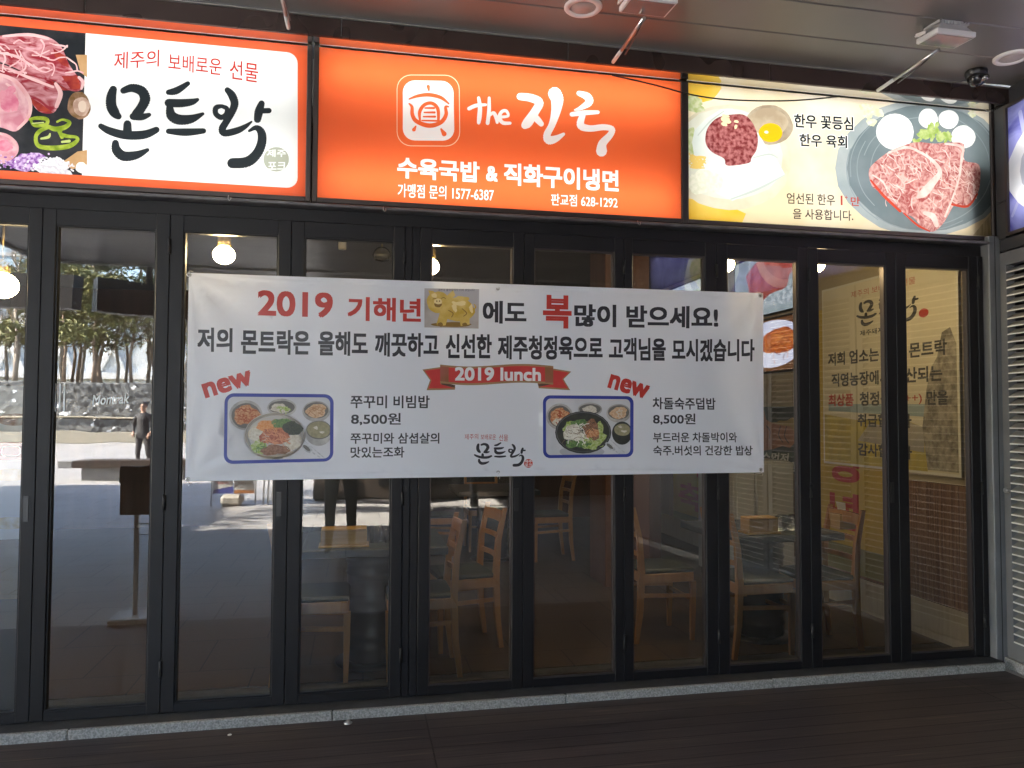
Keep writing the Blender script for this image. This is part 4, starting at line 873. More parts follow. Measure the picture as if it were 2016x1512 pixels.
stc = PB(1041, 913)
stamp = [('logo', P_RED, [ell(stc[0], stc[1], .0235, .0235)]), ('logo', P_WH, bt('제주', 1034, 912, 1048, 912, 6, .02)+bt('포크', 1034, 919.5, 1048, 919.5, 6, .02))]
bx = [cor[3], cor[2], cor[1], cor[0]]
nx_, nz_ = 110, 36; grid = []
for i in range(1, nx_):
    for j in range(1, nz_):
        s_, t_ = i/nx_, j/nz_; b0 = Vector(bx[0])*(1-s_)+Vector(bx[1])*s_; b1 = Vector(bx[3])*(1-s_)+Vector(bx[2])*s_; p = b0*(1-t_)+b1*t_; grid.append((p.x+.0007*math.sin(i*3.1+j), p.y+.0006*math.cos(i*1.7+j*2)))
ren = lambda ls, n2: [(n2, b_, c_) for _, b_, c_ in ls]
sh = sheet(bx, [('cloth', M_VIN, [bx])]+picl1+clipl(clip1, frame1[1])+ren(picl2+clipl(clip2, frame2[1]), 'meal_picture#2')+ren(pig, 'pig_picture')+rib+LETTERS+[('logo', P_RED, b_slog), ('logo', P_INK, b_logo)]+stamp, putb, bn, grid)
for o in sh.values():
    for p in o.data.polygons: p.use_smooth = True
for k, (a, b) in enumerate(EYEW):
    mb = MB(); c = (a, BY+sag(a, b)-.0005, b)
    mb.lathe([(.0045, -.001), (.006, -.004), (.0095, -.0035), (.0115, -.0005), (.0115, .001)], c, 18, 'Y'); mb.build('eyelet', M_STEEL, bn)
    MB().lathe([(0, -.0012), (.0046, -.0012)], c, 12, 'Y').build('eyelet_hole', M_BLACK, bn)
    cx0, cy0, cz0 = c; sgn = -1 if k >= 3 else 1
    MB().tube(catmull([(cx0, cy0-.001, cz0), (cx0+.001, cy0-.006, cz0+sgn*.006), (cx0+.002, cy0-.003, cz0+sgn*.016), (cx0+.004, cy0+.02, cz0+sgn*.022), (cx0+.006, -.002, cz0+sgn*.026)], 4), .0016, 6).tube(catmull([(cx0+.002, cy0-.003, cz0+sgn*.014), (cx0+.008, cy0-.006, cz0+sgn*.014-.008), (cx0+.006, cy0-.004, cz0+sgn*.014-.018)], 4), .0014, 6).build('tie_cord', mat('white_cord', (.55, .54, .5), .8), bn)

# ================================================================== INTERIOR
FZ, IW, ID, IH = .045, 3.70, 6.4, 3.05                         # floor height, right wall x, depth, ceiling
M_IFLOOR = grooved('tan_floor', (.085, .056, .032), (.075, .049, .028), .42, .6, 'x', .6, .004, bump=.05, fine=2, rv=.05, lo=.85, hi=1.1)
M_IWALL = mat('brown_wall', (.13, .062, .040), .6, c2=(.10, .05, .034), scale=1.5, stretch=(6, 6, .6), bump=.1)
M_ICEIL = mat('interior_ceiling', (.10, .088, .075), .7, c2=(.085, .075, .065), scale=2)
def struct(o): o['kind'] = 'structure'; return o
struct(MB().box(-4.2, IW, .302, ID, -.1, FZ).build('interior_floor', M_IFLOOR))
struct(MB().box(-4.2, IW+.1, .17, ID, IH, IH+.1).build('interior_ceiling', M_ICEIL))
struct(MB().box(-4.2, IW+.1, ID, ID+.1, FZ, IH).build('back_wall', M_IWALL))
struct(MB().box(-4.3, -4.2, .06, ID, FZ, IH).build('interior_wall', M_IWALL))
MB().box(-6, 4.6, .17, .30, 2.55, IH).build('lintel_beam', M_BRONZE, fr)
# right wall: pale upper part, reed panelling, pale skirting
def reed_mat():
    mt = mat('reed_panel', (.23, .125, .062), .65, c2=(.12, .058, .030), scale=1, stretch=(1, 70, 1.2), detail=5, bump=.5, bscale=1); return mt
rwl = thing('side_wall', 'right side wall of the restaurant with reed panelling and pale skirting', 'wall', (0, 0, 0))
MB().box(IW, IW+.1, .03, ID, 1.06, IH).build('upper_plaster', mat('beige_plaster', (.40, .34, .23), .7, c2=(.35, .29, .19), scale=2, bump=.1), rwl)
MB().box(IW-.004, IW+.1, .03, ID, .285, 1.058).build('reed_panelling', reed_mat(), rwl)
MB().box(IW-.012, IW+.1, .03, ID, FZ, .283).build('skirting', mat('pale_skirting', (.46, .42, .36), .6, c2=(.40, .36, .31), scale=4, stretch=(1, 12, 1)), rwl)
# wall sheets are laid on the right wall, u = -y (so u grows to the right as seen from inside)
RX = IW-.016
def rw(px, py, X=RX): y, z = on_x(px, py, X); return (-y, z)
def putr(X): return lambda u, v: (X, -u, v)
def quadr(p, X): return [rw(a, b, X) for a, b in p]
def trw(body, x0, y0, x1, y1, h, bold, X): return tx(body, x0, y0, x1, y1, h, bold, lambda a, b: rw(a, b, X))
I_YEL = mat('yellow_banner_cloth', (.50, .36, .040), .6, c2=(.46, .33, .03), scale=3); I_RED = mat('faded_red_print', (.42, .045, .03), .6); I_GRN = mat('olive_print', (.16, .16, .04), .6, c2=(.22, .21, .07), scale=4)
# long yellow banner low on the wall near the glass
yb = thing('yellow_wall_banner', 'yellow cloth banner with big faded red letters, hanging under the white and yellow poster', 'banner')
X = IW-.008
yl = quadr([(1618, 1195), (1748, 1240), (1748, 690), (1618, 720)], X)
u0, u1 = yl[0][0], yl[1][0]
sheet([(u0, .30), (u1, .30), (u1, 2.35), (u0, 2.35)], [('cloth', I_YEL, [[(u0, .30), (u1, .30), (u1, 2.35), (u0, 2.35)]]), ('cloth', I_GRN, [[(u0, .30), (u1, .30), (u1, .50), (u0, .50)]]),
   ('lettering', I_RED, text('양', (u0+.10, .98), (u1-.22, .98), .30, .03)+text('념', (u0+.12, .62), (u1-.30, .62), .28, .03))], lambda u, v: (X-.003*math.sin(u*9), -u, v), yb)
yb2 = thing('yellow_wall_banner', 'yellow cloth banner with red letters, deeper inside beside the brown pillar', 'banner')
a = rw(1326, 1062, X); b = rw(1392, 1085, X)
sheet([(a[0], .12), (b[0], .12), (b[0], 1.7), (a[0], 1.7)], [('cloth', I_YEL, [[(a[0], .12), (b[0], .12), (b[0], 1.7), (a[0], 1.7)]]), ('cloth', I_GRN, [[(a[0], .12), (b[0], .12), (b[0], .36), (a[0], .36)]]),
   ('lettering', I_RED, text('축', (a[0]+.16, .42), (b[0]-.14, .42), .30, .03)+text('이', (a[0]+.16, .80), (b[0]-.14, .80), .26, .03)+text('즈', (a[0]+.16, 1.14), (b[0]-.14, 1.14), .24, .03))], lambda u, v: (X-.004*math.sin(u*7), -u, v), yb2)
# notice poster
X = IW-.022
po = thing('notice_poster', 'large pale poster with brush logo and black lettering on the right wall', 'poster')
pq = [rw(1622, 912, X), rw(1893, 940, X), rw(1893, 498, X), rw(1622, 572, X)]
pu0, pu1, pz0, pz1 = pq[0][0], pq[1][0], (pq[0][1]+pq[1][1])/2, (pq[2][1]+pq[3][1])/2
PW, PH = pu1-pu0, pz1-pz0
pp_ = lambda a, b: (pu0+a*PW, pz0+b*PH)                            # poster fractions
def trp(s_, a0, b0, a1, h, bold=.03): return text(s_, pp_(a0, b0), pp_(a1, b0), h*PH, bold)
PO_BG = mat('poster_cream', (.68, .63, .48), .5, c2=(.64, .58, .42), scale=2); PO_INK = mat('poster_ink', (.035, .035, .035), .5)
plogo = lambda x, y: pp_(.30+(x-605)/1080*.46, .735+(1050-y)/545*.155)
g7 = random.Random(4)
rock = [pp_(.80, .02), pp_(.985, .02), pp_(.985, .60), pp_(.95, .68), pp_(.90, .66), pp_(.87, .55), pp_(.83, .50), pp_(.80, .40), pp_(.77, .22)]
sheet([pp_(0, 0), pp_(1, 0), pp_(1, 1), pp_(0, 1)], [('sheet', mat('poster_edge', (.70, .68, .60), .5), [[pp_(0, 0), pp_(1, 0), pp_(1, 1), pp_(0, 1)]]), ('sheet', PO_BG, [[pp_(.012, .012), pp_(.988, .012), pp_(.988, .988), pp_(.012, .988)]]),
  ('picture', mat('poster_field', (.55, .44, .08), .5, c2=(.42, .36, .10), scale=9), [[pp_(.012, .012), pp_(.80, .012), pp_(.78, .22), pp_(.6, .27), pp_(.3, .25), pp_(.012, .28)]]),
  ('picture', mat('poster_hill', (.32, .30, .27), .5, c2=(.42, .38, .30), scale=6), [[pp_(.30, .14), pp_(.78, .10), pp_(.78, .22), pp_(.66, .25), pp_(.5, .22), pp_(.4, .24)]]), ('picture', mat('poster_sea', (.30, .38, .40), .5), [[pp_(.05, .30), pp_(.79, .27), pp_(.79, .33), pp_(.05, .34)]]),
  ('picture', mat('poster_rock', (.16, .14, .11), .6, c2=(.42, .38, .30), scale=20, bump=.3, bscale=30), [rock]),
  ('slogan', I_RED, trp('제주의 보배로운 선물', .26, .915, .74, .035, .0)), ('logo', PO_INK, strokes_in(LOGO, plogo)), ('logo', I_RED, [ell(pu0+.79*PW, pz0+.765*PH, .045, .03)]),
  ('lettering#1', PO_INK, trp('제주돼지 전문점', .33, .70, .66, .03, .02)), ('lettering#2', PO_INK, trp('저희 업소는 제주 몬트락', .05, .555, .93, .075)), ('lettering#3', PO_INK, trp('직영농장에서 생산되는', .08, .435, .90, .075)), ('lettering#4', PO_INK, trp('청정육', .32, .325, .56, .075)+trp('만을', .80, .325, .93, .07)),
  ('lettering#5', PO_INK, trp('취급합니다', .30, .215, .70, .07)), ('lettering#6', PO_INK, trp('감사합니다', .30, .06, .70, .07)), ('lettering#4', I_RED, trp('최상품', .05, .325, .27, .07)+trp('(1++)', .59, .33, .77, .05, .01))], putr(X), po)
# glowing menu screen on the right wall, and panels imitating the reflected wing sign
X = IW-.03
def lit_panel(name, label, cat, q, parts, d=.025):
    t = thing(name, label, cat); us = [p[0] for p in q]; zs = [p[1] for p in q]; u0, u1, z0, z1 = min(us), max(us), min(zs), max(zs)
    MB().box(X+.001, X+.028, -u1-.02, -u0+.02, z0-.02, z1+.02).build('casing', M_BLACK, t)
    sheet(rect(u0, u1, z0, z1), parts(u0, u1, z0, z1), putr(X), t); return t
EK = 1.0/EXPO
def noodle_parts(u0, u1, z0, z1):
    c, h = (u0+u1)/2, z1-z0
    return [('screen', screen('screen_table', (.30, .12, .03), (.22, .09, .04), .6*EK, 4), [rect(u0, u1, z0, z1)]), ('screen', screen('screen_plate', (.80, .80, .95), (.60, .62, .85), 1.0*EK, 2), [ell(c+.12, z0+h*.52, .52, h*.46)]),
      ('screen', screen('screen_noodle', (.70, .16, .03), (.30, .05, .01), .9*EK, 40), [blob(c+.25, z0+h*.56, .30, h*.26, 24, .08, 3)]), ('screen', emit('screen_noodle_light', (.85, .30, .08), .9*EK), [q_ for s_ in veins(31, 40, c+.0, c+.44, z0+h*.38, z0+h*.70, .16, .012) for q_ in stroke(s_)]), ('screen', emit('screen_noodle_dark', (.22, .03, .01), .9*EK), [q_ for s_ in veins(32, 22, c+.0, c+.44, z0+h*.36, z0+h*.72, .14, .010) for q_ in stroke(s_)]), ('screen', screen('screen_red', (.80, .03, .04), (.5, .02, .03), .9*EK, 20), [rect(u0, u0+.42, z0, z0+h*.2)]),
      ('screen', emit('screen_text', (.9, .6, .5), .9*EK), text('매운', (u0+.1, z0+.03), (u0+.36, z0+.03), .05, .03))]
q = [rw(1500, 725, X), rw(1572, 722, X), rw(1572, 617, X), rw(1500, 640, X)]
q = [(q[0][0]-.5, q[1][1]-.012), (q[1][0], q[1][1]), (q[1][0], q[2][1])]
lit_panel('menu_screen', 'lit menu screen showing red spicy noodles on a white plate', 'screen', q, noodle_parts)
def meat_parts(u0, u1, z0, z1):
    return [('screen', screen('panel_ground', (.34, .40, .44), (.22, .27, .30), 1.0*EK, 5), [rect(u0, u1, z0, z1)]), ('screen', screen('panel_meat', (.42, .10, .08), (.25, .04, .035), 1.0*EK, 9), [blob((u0+u1)/2+.1, (z0+z1)/2+.06, .42, (z1-z0)*.42, 24, .1, 2)]),
      ('screen', screen('panel_salt', (.55, .6, .66), (.3, .35, .4), 1.0*EK, 25), [blob(u1-.25, z0+.12, .30, .08, 16, .2, 3)])]
lit_panel('menu_screen', 'dim glowing panel imitating the reflected wing sign, dark red meat above the noodle screen', 'screen', [(q[0][0], q[2][1]+.06), (q[1][0], q[2][1]+.62)], meat_parts)  # emissive panel in place of the wing sign's meat picture mirrored in the glass
X2 = X
def veg_parts(u0, u1, z0, z1):
    h = z1-z0
    return [('screen', screen('panel_veg_ground', (.30, .36, .46), (.55, .60, .64), 1.0*EK, 6), [rect(u0, u1, z0, z1)]), ('screen', screen('panel_leaf', (.16, .32, .08), (.45, .55, .30), 1.0*EK, 16), [blob(u1-.35, z0+h*.5, .26, h*.4, 20, .15, 4)]),
      ('screen', screen('panel_red', (.5, .14, .08), (.5, .30, .22), .6*EK, 25), [blob(u0+.35, z0+h*.35, .2, h*.26, 20, .15, 6)])]
qv = [rw(1312, 580, X), rw(1390, 580, X), rw(1390, 508, X)]
lit_panel('menu_screen', 'dim glowing panel imitating the reflected wing sign, green vegetables just above the banner', 'screen', [(qv[0][0], 2.42), (qv[1][0], 2.98)], veg_parts)  # another emissive stand-in for the mirrored wing sign
# poster with a raised thumb
fq = [rw(1478, 940, X), rw(1572, 934, X), rw(1572, 800, X)]
fu0, fu1, fz0, fz1 = fq[0][0], fq[1][0], fq[1][1], fq[2][1]
fp = thing('thumb_poster', 'dark poster with a thumbs up fist and slanted white lettering', 'poster')
ff = lambda a, b: (fu1-(1-a)*(fu1-fu0), fz0+b*(fz1-fz0))
fist = [ff(*p) for p in ((.12, .34), (.10, .50), (.16, .62), (.22, .66), (.20, .78), (.24, .93), (.31, .95), (.36, .80), (.44, .76), (.62, .72), (.86, .70), (.95, .60), (.94, .46), (.84, .38), (.70, .40), (.5, .34), (.3, .30))]
sheet(rect(fu0, fu1, fz0, fz1), [('sheet', mat('poster_black', (.015, .02, .022), .5, c2=(.03, .045, .04), scale=3), [rect(fu0, fu1, fz0, fz1)]), ('picture', mat('poster_burst', (.30, .22, .07), .5), [blob(*ff(.75, .62), .34, .12, 30, .25, 3)]),
   ('picture', mat('poster_skin', (.36, .17, .09), .5, c2=(.30, .13, .065), scale=6), [fist]), ('picture', PO_INK, [q_ for s_ in ([(.66, .70, .012), (.62, .56, .014), (.70, .46, .01)], [(.78, .70, .012), (.74, .55, .014), (.82, .45, .01)], [(.36, .70, .01), (.44, .62, .012), (.42, .50, .012)]) for q_ in stroke([(*ff(a, b), c) for a, b, c in s_])]),
   ('picture', mat('poster_dark_green', (.03, .06, .035), .5), [[ff(0, .30), ff(.3, .27), ff(1, .32), ff(1, .24), ff(0, .22)]]),
   ('lettering', mat('poster_white', (.62, .62, .60), .5), text('가스먼저', ff(.06, .13), ff(.80, .15), .085, .03, slant=.25)+text('카멘!', ff(.56, .03), ff(1.0, .03), .085, .03, slant=.2))], putr(X), fp)
pn = thing('paper_notice', 'pale paper notices pinned under the noodle screen', 'notice')
a, b = rw(1500, 796, X), rw(1560, 752, X)
MB().box(X-.001, X+.002, -b[0], -a[0], a[1], b[1]).build('paper', mat('aged_paper', (.34, .29, .20), .7, c2=(.28, .24, .17), scale=8), pn)
# pillar and partition
MB().bbox(2.05, 2.45, 2.17, 2.60, FZ, IH-.003, .006)
pl = tag(MB().bbox(2.06, 2.46, 2.17, 2.60, FZ, IH-.003, .006).build('brown_pillar', mat('brown_pillar_wood', (.16, .068, .038), .5, c2=(.12, .05, .03), scale=2, stretch=(8, 8, .6))), 'reddish brown pillar standing in the middle of the dining room', 'pillar')
tag(MB().bbox(2.50, 2.93, 3.05, 3.15, FZ, 2.2, .006).build('brown_partition', M_IWALL), 'brown partition panel behind the pillar beside the yellow banner', 'partition')
# refrigerator
fg = thing('refrigerator', 'pale grey upright refrigerator against the right wall behind the table', 'refrigerator', (3.36, 2.2, FZ))
MB().bbox(-.26, .27, -.29, .40, .06, 1.06, .012).build('body', mat('fridge_enamel', (.40, .41, .39), .35, c2=(.36, .37, .355), scale=2), fg)
MB().box(-.24, .25, -.27, .38, 0, .059).build('plinth', M_BLACK, fg)
for a, b in ((-.26, -.085), (-.081, .27)): MB().bbox(a, b, -.335, -.293, .08, 1.05, .01).build('door', MC['fridge_enamel'], fg)
MB().bbox(-.10, -.088, -.352, -.336, .45, .80, .003).build('handle', M_STEEL, fg)
# kitchen counter far back
kc = thing('kitchen_counter', 'dark kitchen counter with steel shelf at the back of the dining room', 'counter', (.9, 5.6, FZ))
MB().bbox(-1.6, 1.1, 0, .6, 0, .95, .01).build('cabinet', mat('dark_cabinet', (.02, .022, .025), .4), kc)
MB().bbox(-1.62, 1.12, -.02, .62, .953, .99, .005).build('worktop', M_STEEL, kc)
for z in (1.35, 1.75): MB().bbox(-1.5, 1.0, .30, .62, z, z+.025, .004).build('shelf', M_STEEL, kc)
for x in (-1.48, .98): MB().box(x-.015, x+.015, .60, .63, .992, 1.9).build('upright', M_STEEL, kc)
# pendant globe lamps
M_GLOBE = emit('lamp_glow', (1.0, .74, .38), 165*EK)
def lamp(x, y, z, r, lab):
    t = thing('globe_lamp', lab, 'pendant lamp', (x, y, z), 0, 'globe lamps in the dining room')
    prof = [(r*math.sin(a), r*math.cos(a)*(.86)) for a in [math.pi*i/16 for i in range(17)]]; prof = [(max(p[0], .002), p[1]) for p in prof][::-1]
    MB().lathe(prof, n=24).build('globe', M_GLOBE, t)
    MB().lathe([(.03, r*.80), (.034, r*.84), (.034, r*.84+.05), (.012, r*.84+.07), (.0, r*.84+.07)], n=16).build('cap', mat('brass', (.35, .25, .10), .3, .9), t)
    MB().tube([(0, 0, r*.84+.07), (0, 0, 2.549-z)], .006, 8).build('rod', mat('brass', (.35, .25, .10)), t)
for px, py, Y, r, lab in ((441, 502, .235, .056, 'globe lamp glowing above the banner, in the door left of its end'), (846, 525, .235, .053, 'globe lamp half hidden by the double post'), (1428, 521, .235, .054, 'globe lamp half hidden by a door stile, above the banner right end'),
                      (1606, 522, .235, .054, 'globe lamp beside the pale notice poster'), (4, 562, .235, .074, 'largest globe lamp, at the left photo edge')):
    x, z = at(px, py, Y); lamp(x, Y, z, r, lab)
# small ceiling fittings inside
x, z = at(752, 500, 1.5); t = thing('glass_pendant', 'unlit small glass pendant lamp above the banner', 'pendant lamp', (x, 1.5, z))
MB().lathe([(.002, -.055), (.05, -.045), (.068, -.01), (.05, .03), (.03, .045)], n=20).build('shade', mat('dark_glass_shade', (.05, .045, .026), .08, .3), t); MB().tube([(0, 0, .04), (0, 0, IH-z)], .006, 8).build('rod', MC['brass'], t)
x, z = at(674, 483, 1.5); t = thing('ceiling_sensor', 'small pale cylinder hanging from the interior ceiling', 'sensor', (x, 1.5, z))
MB().lathe([(0, -.03), (.026, -.03), (.028, -.026), (.028, .03), (0, .03)], n=18).build('body', mat('pale_plastic', (.40, .37, .32), .5), t); MB().tube([(0, 0, .03), (0, 0, IH-z)], .006, 8).build('rod', MC['brass'], t)

# tables
M_TOP = mat('dark_table_top', (.028, .034, .040), .42, c2=(.04, .048, .055), scale=3); M_DRUM = mat('black_drum', (.018, .021, .024), .32, .4)
def table(x, y, lab, w_=.80, d_=.70):
    t = thing('dining_table', lab, 'table', (x, y, FZ), 0, 'dark dining tables'); H = .71
    MB().bbox(-w_/2, w_/2, -d_/2, d_/2, H-.045, H, .006).build('tabletop', M_TOP, t)
    prof = [(.0, .02), (.15, .02), (.155, .03)]
    for z in (.03, .24, .45): prof += [(.155, z+.06), (.163, z+.075), (.155, z+.09), (.155, z+.13), (.163, z+.145), (.155, z+.16)]
    prof += [(.155, H-.05), (0, H-.05)]
    MB().lathe(prof, n=28).build('drum_leg', M_DRUM, t); MB().lathe([(0, 0), (.22, 0), (.22, .012), (.16, .019), (0, .019)], n=28).build('foot', M_DRUM, t)
    return H+FZ
TOPZ = table(.11, .62, 'dark dining table with a wooden box and glasses left of the double post')
table(2.62, .66, 'dark dining table with a wooden box and glass stack near the last doors')
table(1.35, 3.6, 'dark dining table deep inside the dining room, ringed by faint chairs', .8, .8)
# chairs
M_WOOD = mat('light_wood', (.44, .215, .06), .4, c2=(.37, .17, .045), scale=3, stretch=(9, 9, 1)); M_PAD = mat('dark_seat_pad', (.035, .045, .045), .6, c2=(.05, .06, .03), scale=4)
def chair_proto():
    t = thing('dining_chair', 'x', 'chair', (0, 0, 0), 0, 'light wooden dining chairs'); sw, sd_, sh_ = .37, .37, .435
    MB().bbox(-.175, .19, -.185, .185, sh_, sh_+.028, .010).build('seat_pad', M_PAD, t)
    f = MB()
    for y in (-.178, .178): f.bbox(-.17, .178, y-.011, y+.011, sh_-.058, sh_-.001, .003)
    f.bbox(.165, .187, -.166, .166, sh_-.058, sh_-.001, .003); f.bbox(-.185, -.163, -.166, .166, sh_-.058, sh_-.001, .003); f.build('seat_rail', M_WOOD, t)
    for y in (-.172, .172): MB().bm(leg_bm([(.172, y, 0), (.176, y, .22), (.176, y, sh_-.058)], [.013, .017, .019])).build('front_leg', M_WOOD, t)
    for y in (-.172, .172): MB().bm(leg_bm([(-.215, y, 0), (-.188, y, .20), (-.178, y, .44), (-.192, y, .66), (-.235, y, .86)], [.014, .018, .020, .017, .013])).build('back_post', M_WOOD, t)
    for z, x, h_ in ((.56, -.183, .03), (.68, -.195, .03), (.80, -.218, .07)):
        mb = MB(); n = 8; b = 0
        pts = [(x-.022*math.sin(math.pi*i/n), -.158+.316*i/n) for i in range(n+1)]
        for (xa, ya), (xb, yb_) in zip(pts, pts[1:]):
            i0 = len(mb.v)
            for xx, yy2 in ((xa, ya), (xb, yb_)): mb.v += [Vector((xx-.007, yy2, z-h_/2)), Vector((xx+.007, yy2, z-h_/2)), Vector((xx+.007, yy2, z+h_/2)), Vector((xx-.007, yy2, z+h_/2))]
            for q in ((0, 1, 5, 4), (1, 2, 6, 5), (2, 3, 7, 6), (3, 0, 4, 7)): mb.face([i0+k for k in q])
        mb.build('back_slat', M_WOOD, t)
    for y in (-.172, .172): MB().bar((-.182, y, .30), (.174, y, .285), .014, .024).build('stretcher', M_WOOD, t)
    MB().bar((.174, -.16, .26), (.174, .16, .26), .014, .022).build('stretcher', M_WOOD, t)
    return t
def leg_bm(pts, rs):
    bm = bmesh.new(); rings = []
    for (x, y, z), r in zip(pts, rs): rings.append([bm.verts.new((x+sx*r, y+sy*r*.8, z)) for sx, sy in ((-1, -1), (1, -1), (1, 1), (-1, 1))])
    for a, b in zip(rings, rings[1:]):
        for i in range(4): bm.faces.new((a[i], a[(i+1) % 4], b[(i+1) % 4], b[i]))
    bm.faces.new(rings[0][::-1]); bm.faces.new(rings[-1]); return bm
CH = [(-.215, .44, 0, 'wooden chair left of the table with the books, its front leg near the glass'), (.36, .41, 180, 'wooden chair right of the table with the books, back post by the double post'), (.66, .86, 188, 'wooden chair with two curved back posts standing behind the first row'),
      (1.96, .81, 2, 'single wooden chair seen exactly side-on in the middle of the doors'), (2.42, .41, 3, 'wooden chair left of the right hand table, facing right'), (2.865, .42, 178, 'wooden chair right of the right hand table, in front of the yellow banner'),
      (1.9, 3.5, 182, 'faint wooden chair deep inside, right of the far table'), (1.35, 4.15, 270, 'faint wooden chair deep inside, behind the far table'), (.80, 3.6, 0, 'faint wooden chair deep inside, left of the far table')]
c0 = chair_proto()
for i, (x, y, a, lab) in enumerate(CH):
    c = c0 if i == 0 else copy_tree(c0)
    c.location = (x, y, FZ); c.rotation_euler.z = R(a); c['label'] = lab
# things on the tables
M_BOX = mat('bamboo', (.50, .33, .13), .4, c2=(.42, .26, .09), scale=2, stretch=(2, 2, 25))
M_CLEAR = glass_mat('tumbler_glass', 1.5, (.92, .94, .93), 0)
def cutlery_box(x, y, lab, w_=.27):
    t = thing('wooden_box', lab, 'wooden box', (x, y, TOPZ), 0, 'wooden boxes on the tables')
    MB().bbox(-w_/2, w_/2, -.055, .055, .012, .092, .003).build('box', M_BOX, t); MB().bbox(-w_/2-.012, w_/2+.012, -.068, .068, 0, .011, .002).build('tray', M_BOX, t)
    MB().bbox(-w_/2+.002, w_/2-.002, -.056, .056, .0925, .102, .002).build('lid', mat('bamboo_lid', (.55, .34, .12), .4), t)
x, _ = at(677, 1100, .40); cutlery_box(x, .40, 'pale wooden cutlery box on the table left of the double post', .25)
x, _ = at(1495, 1080, .42); cutlery_box(x, .42, 'orange brown wooden cutlery box on the right hand table', .20)
x, _ = at(1660, 1070, .50); t = thing('napkin_box', 'wooden napkin box with a white napkin standing up', 'napkin box', (x, .5, TOPZ))
MB().bbox(-.06, .06, -.05, .05, 0, .10, .003).build('box', M_BOX, t); MB().prism([(-.035, -.01, .1005), (.015, -.01, .1005), (.02, .0, .165), (-.045, 0, .175)], (.004, .012, 0)).build('napkin', mat('napkin_paper', (.75, .74, .70), .8), t)
tp = None
def tumbler(x, y, lab, gr):
    global tp
    if tp is None:
        tp = MB().lathe([(.002, .004), (.026, .004), (.033, .095), (.031, .095), (.024, .012), (.002, .012)], n=16).build('tumbler', M_CLEAR); o = tp
    else: o = tp.copy(); COL.objects.link(o)
    o.location = (x, y, TOPZ); tag(o, lab, 'glass', gr)
for k in range(4):
    x, _ = at(737+k*14, 1095, .48+.0*k); tumbler(x, .46+.035*(k % 2), 'clear water glass beside the pale wooden box', 'clear glasses on the table left of the double post')
for k in range(5):
    x, _ = at(1530+k*11, 1080, .5); tumbler(x, .46+.04*(k % 2), 'clear water glass beside the orange brown box', 'clear glasses on the right hand table')
t = thing('paper_card', 'small folded paper card standing on the table edge right of the double post', 'card', (.40, .42, TOPZ)); MB().prism([(-.02, 0, 0), (.02, 0, 0), (.02, .012, .03), (-.02, .012, .03)], (0, .002, 0)).build('card', MC['aged_paper'], t)
# poster standing inside at the left edge
X1_, Y1_ = at(22, 990, .12)
q = [at(-60, 1085, .12), at(40, 1080, .12), at(44, 760, .12), at(-60, 760, .12)]
lp = thing('standing_poster', 'white standing food poster with a red band behind the leftmost door', 'poster')
x0, x1, z0, z1 = q[0][0], q[1][0], FZ+.55, q[2][1]
zz = lambda py: at(20, py, .12)[1]
sheet(rect(x0, x1, z0, z1), [('sheet', mat('poster_white_sheet', (.52, .53, .55), .5, c2=(.46, .47, .50), scale=3), [rect(x0, x1, z0, z1)]), ('picture', mat('poster_bowl', (.60, .58, .54), .5), [ell(x1-.04, zz(828), .10, .07)]), ('picture', mat('poster_soup', (.42, .22, .14), .5, c2=(.6, .5, .4), scale=20), [ell(x1-.04, zz(826), .08, .03)]),
   ('sheet', mat('poster_red_band', (.32, .03, .04), .5), [rect(x0, x1, zz(906), zz(870))]), ('picture', mat('poster_food_yellow', (.40, .30, .10), .5, c2=(.55, .50, .35), scale=25), [ell(x1-.05, zz(935), .09, .03), ell(x1-.05, zz(1030), .09, .03)]), ('picture', M_DECAL, [q_ for q_ in stroke([(x1-.09, zz(880), .004), (x1-.02, zz(880), .004), (x1-.02, zz(896), .004), (x1-.09, zz(896), .004), (x1-.09, zz(880), .004)])]), ('sheet', mat('poster_brown_foot', (.12, .08, .03), .6), [rect(x0, x1, z0, zz(1062))])], lambda u, v: (u, .12, v), lp)
MB().box(x0, x1, .121, .135, FZ, z1).build('board', M_BLACK, lp)

# ================================================================== OUTSIDE (seen in the glass)
# gabion retaining wall at the far side of the plaza
M_GAB = mat('gabion_stone', (.10, .11, .12), .8, bump=.6, bscale=9)
_t = M_GAB.node_tree; _v = _t.nodes.new('ShaderNodeTexVoronoi'); _v.inputs['Scale'].default_value = 5.5; _rp = _t.nodes.new('ShaderNodeValToRGB'); _tcg = _t.nodes.new('ShaderNodeTexCoord')
for _p, _c in ((0, (.008, .010, .011)), (.5, (.018, .021, .023)), (.93, (.036, .040, .042)), (.97, (.22, .22, .21))):
    _e = _rp.color_ramp.elements[0] if _p == 0 else (_rp.color_ramp.elements[1] if _p == .97 else _rp.color_ramp.elements.new(_p)); _e.position = _p; _e.color = (*_c, 1)
_sp = _t.nodes.new('ShaderNodeSeparateColor'); _t.links.new(_tcg.outputs['Object'], _v.inputs['Vector']); _t.links.new(_v.outputs['Color'], _sp.inputs[0]); _t.links.new(_sp.outputs[0], _rp.inputs[0]); _t.links.new(_rp.outputs[0], _t.nodes['Principled BSDF'].inputs['Base Color'])
gw = thing('gabion_wall', 'long grey gabion stone wall across the plaza, reflected in the doors', 'wall', (-16, -37, 0))
MB().bbox(-30, 30, -1, 0, .0, 1.15, .05).build('lower_tier', M_GAB, gw); MB().bbox(-30, 30, -2.6, -1.3, 1.0, 3.0, .05).build('upper_tier', M_GAB, gw); MB().bbox(-30, 30, -1.28, .12, 1.16, 1.24, .02).build('coping', mat('sand_coping', (.36, .32, .24), .7), gw)
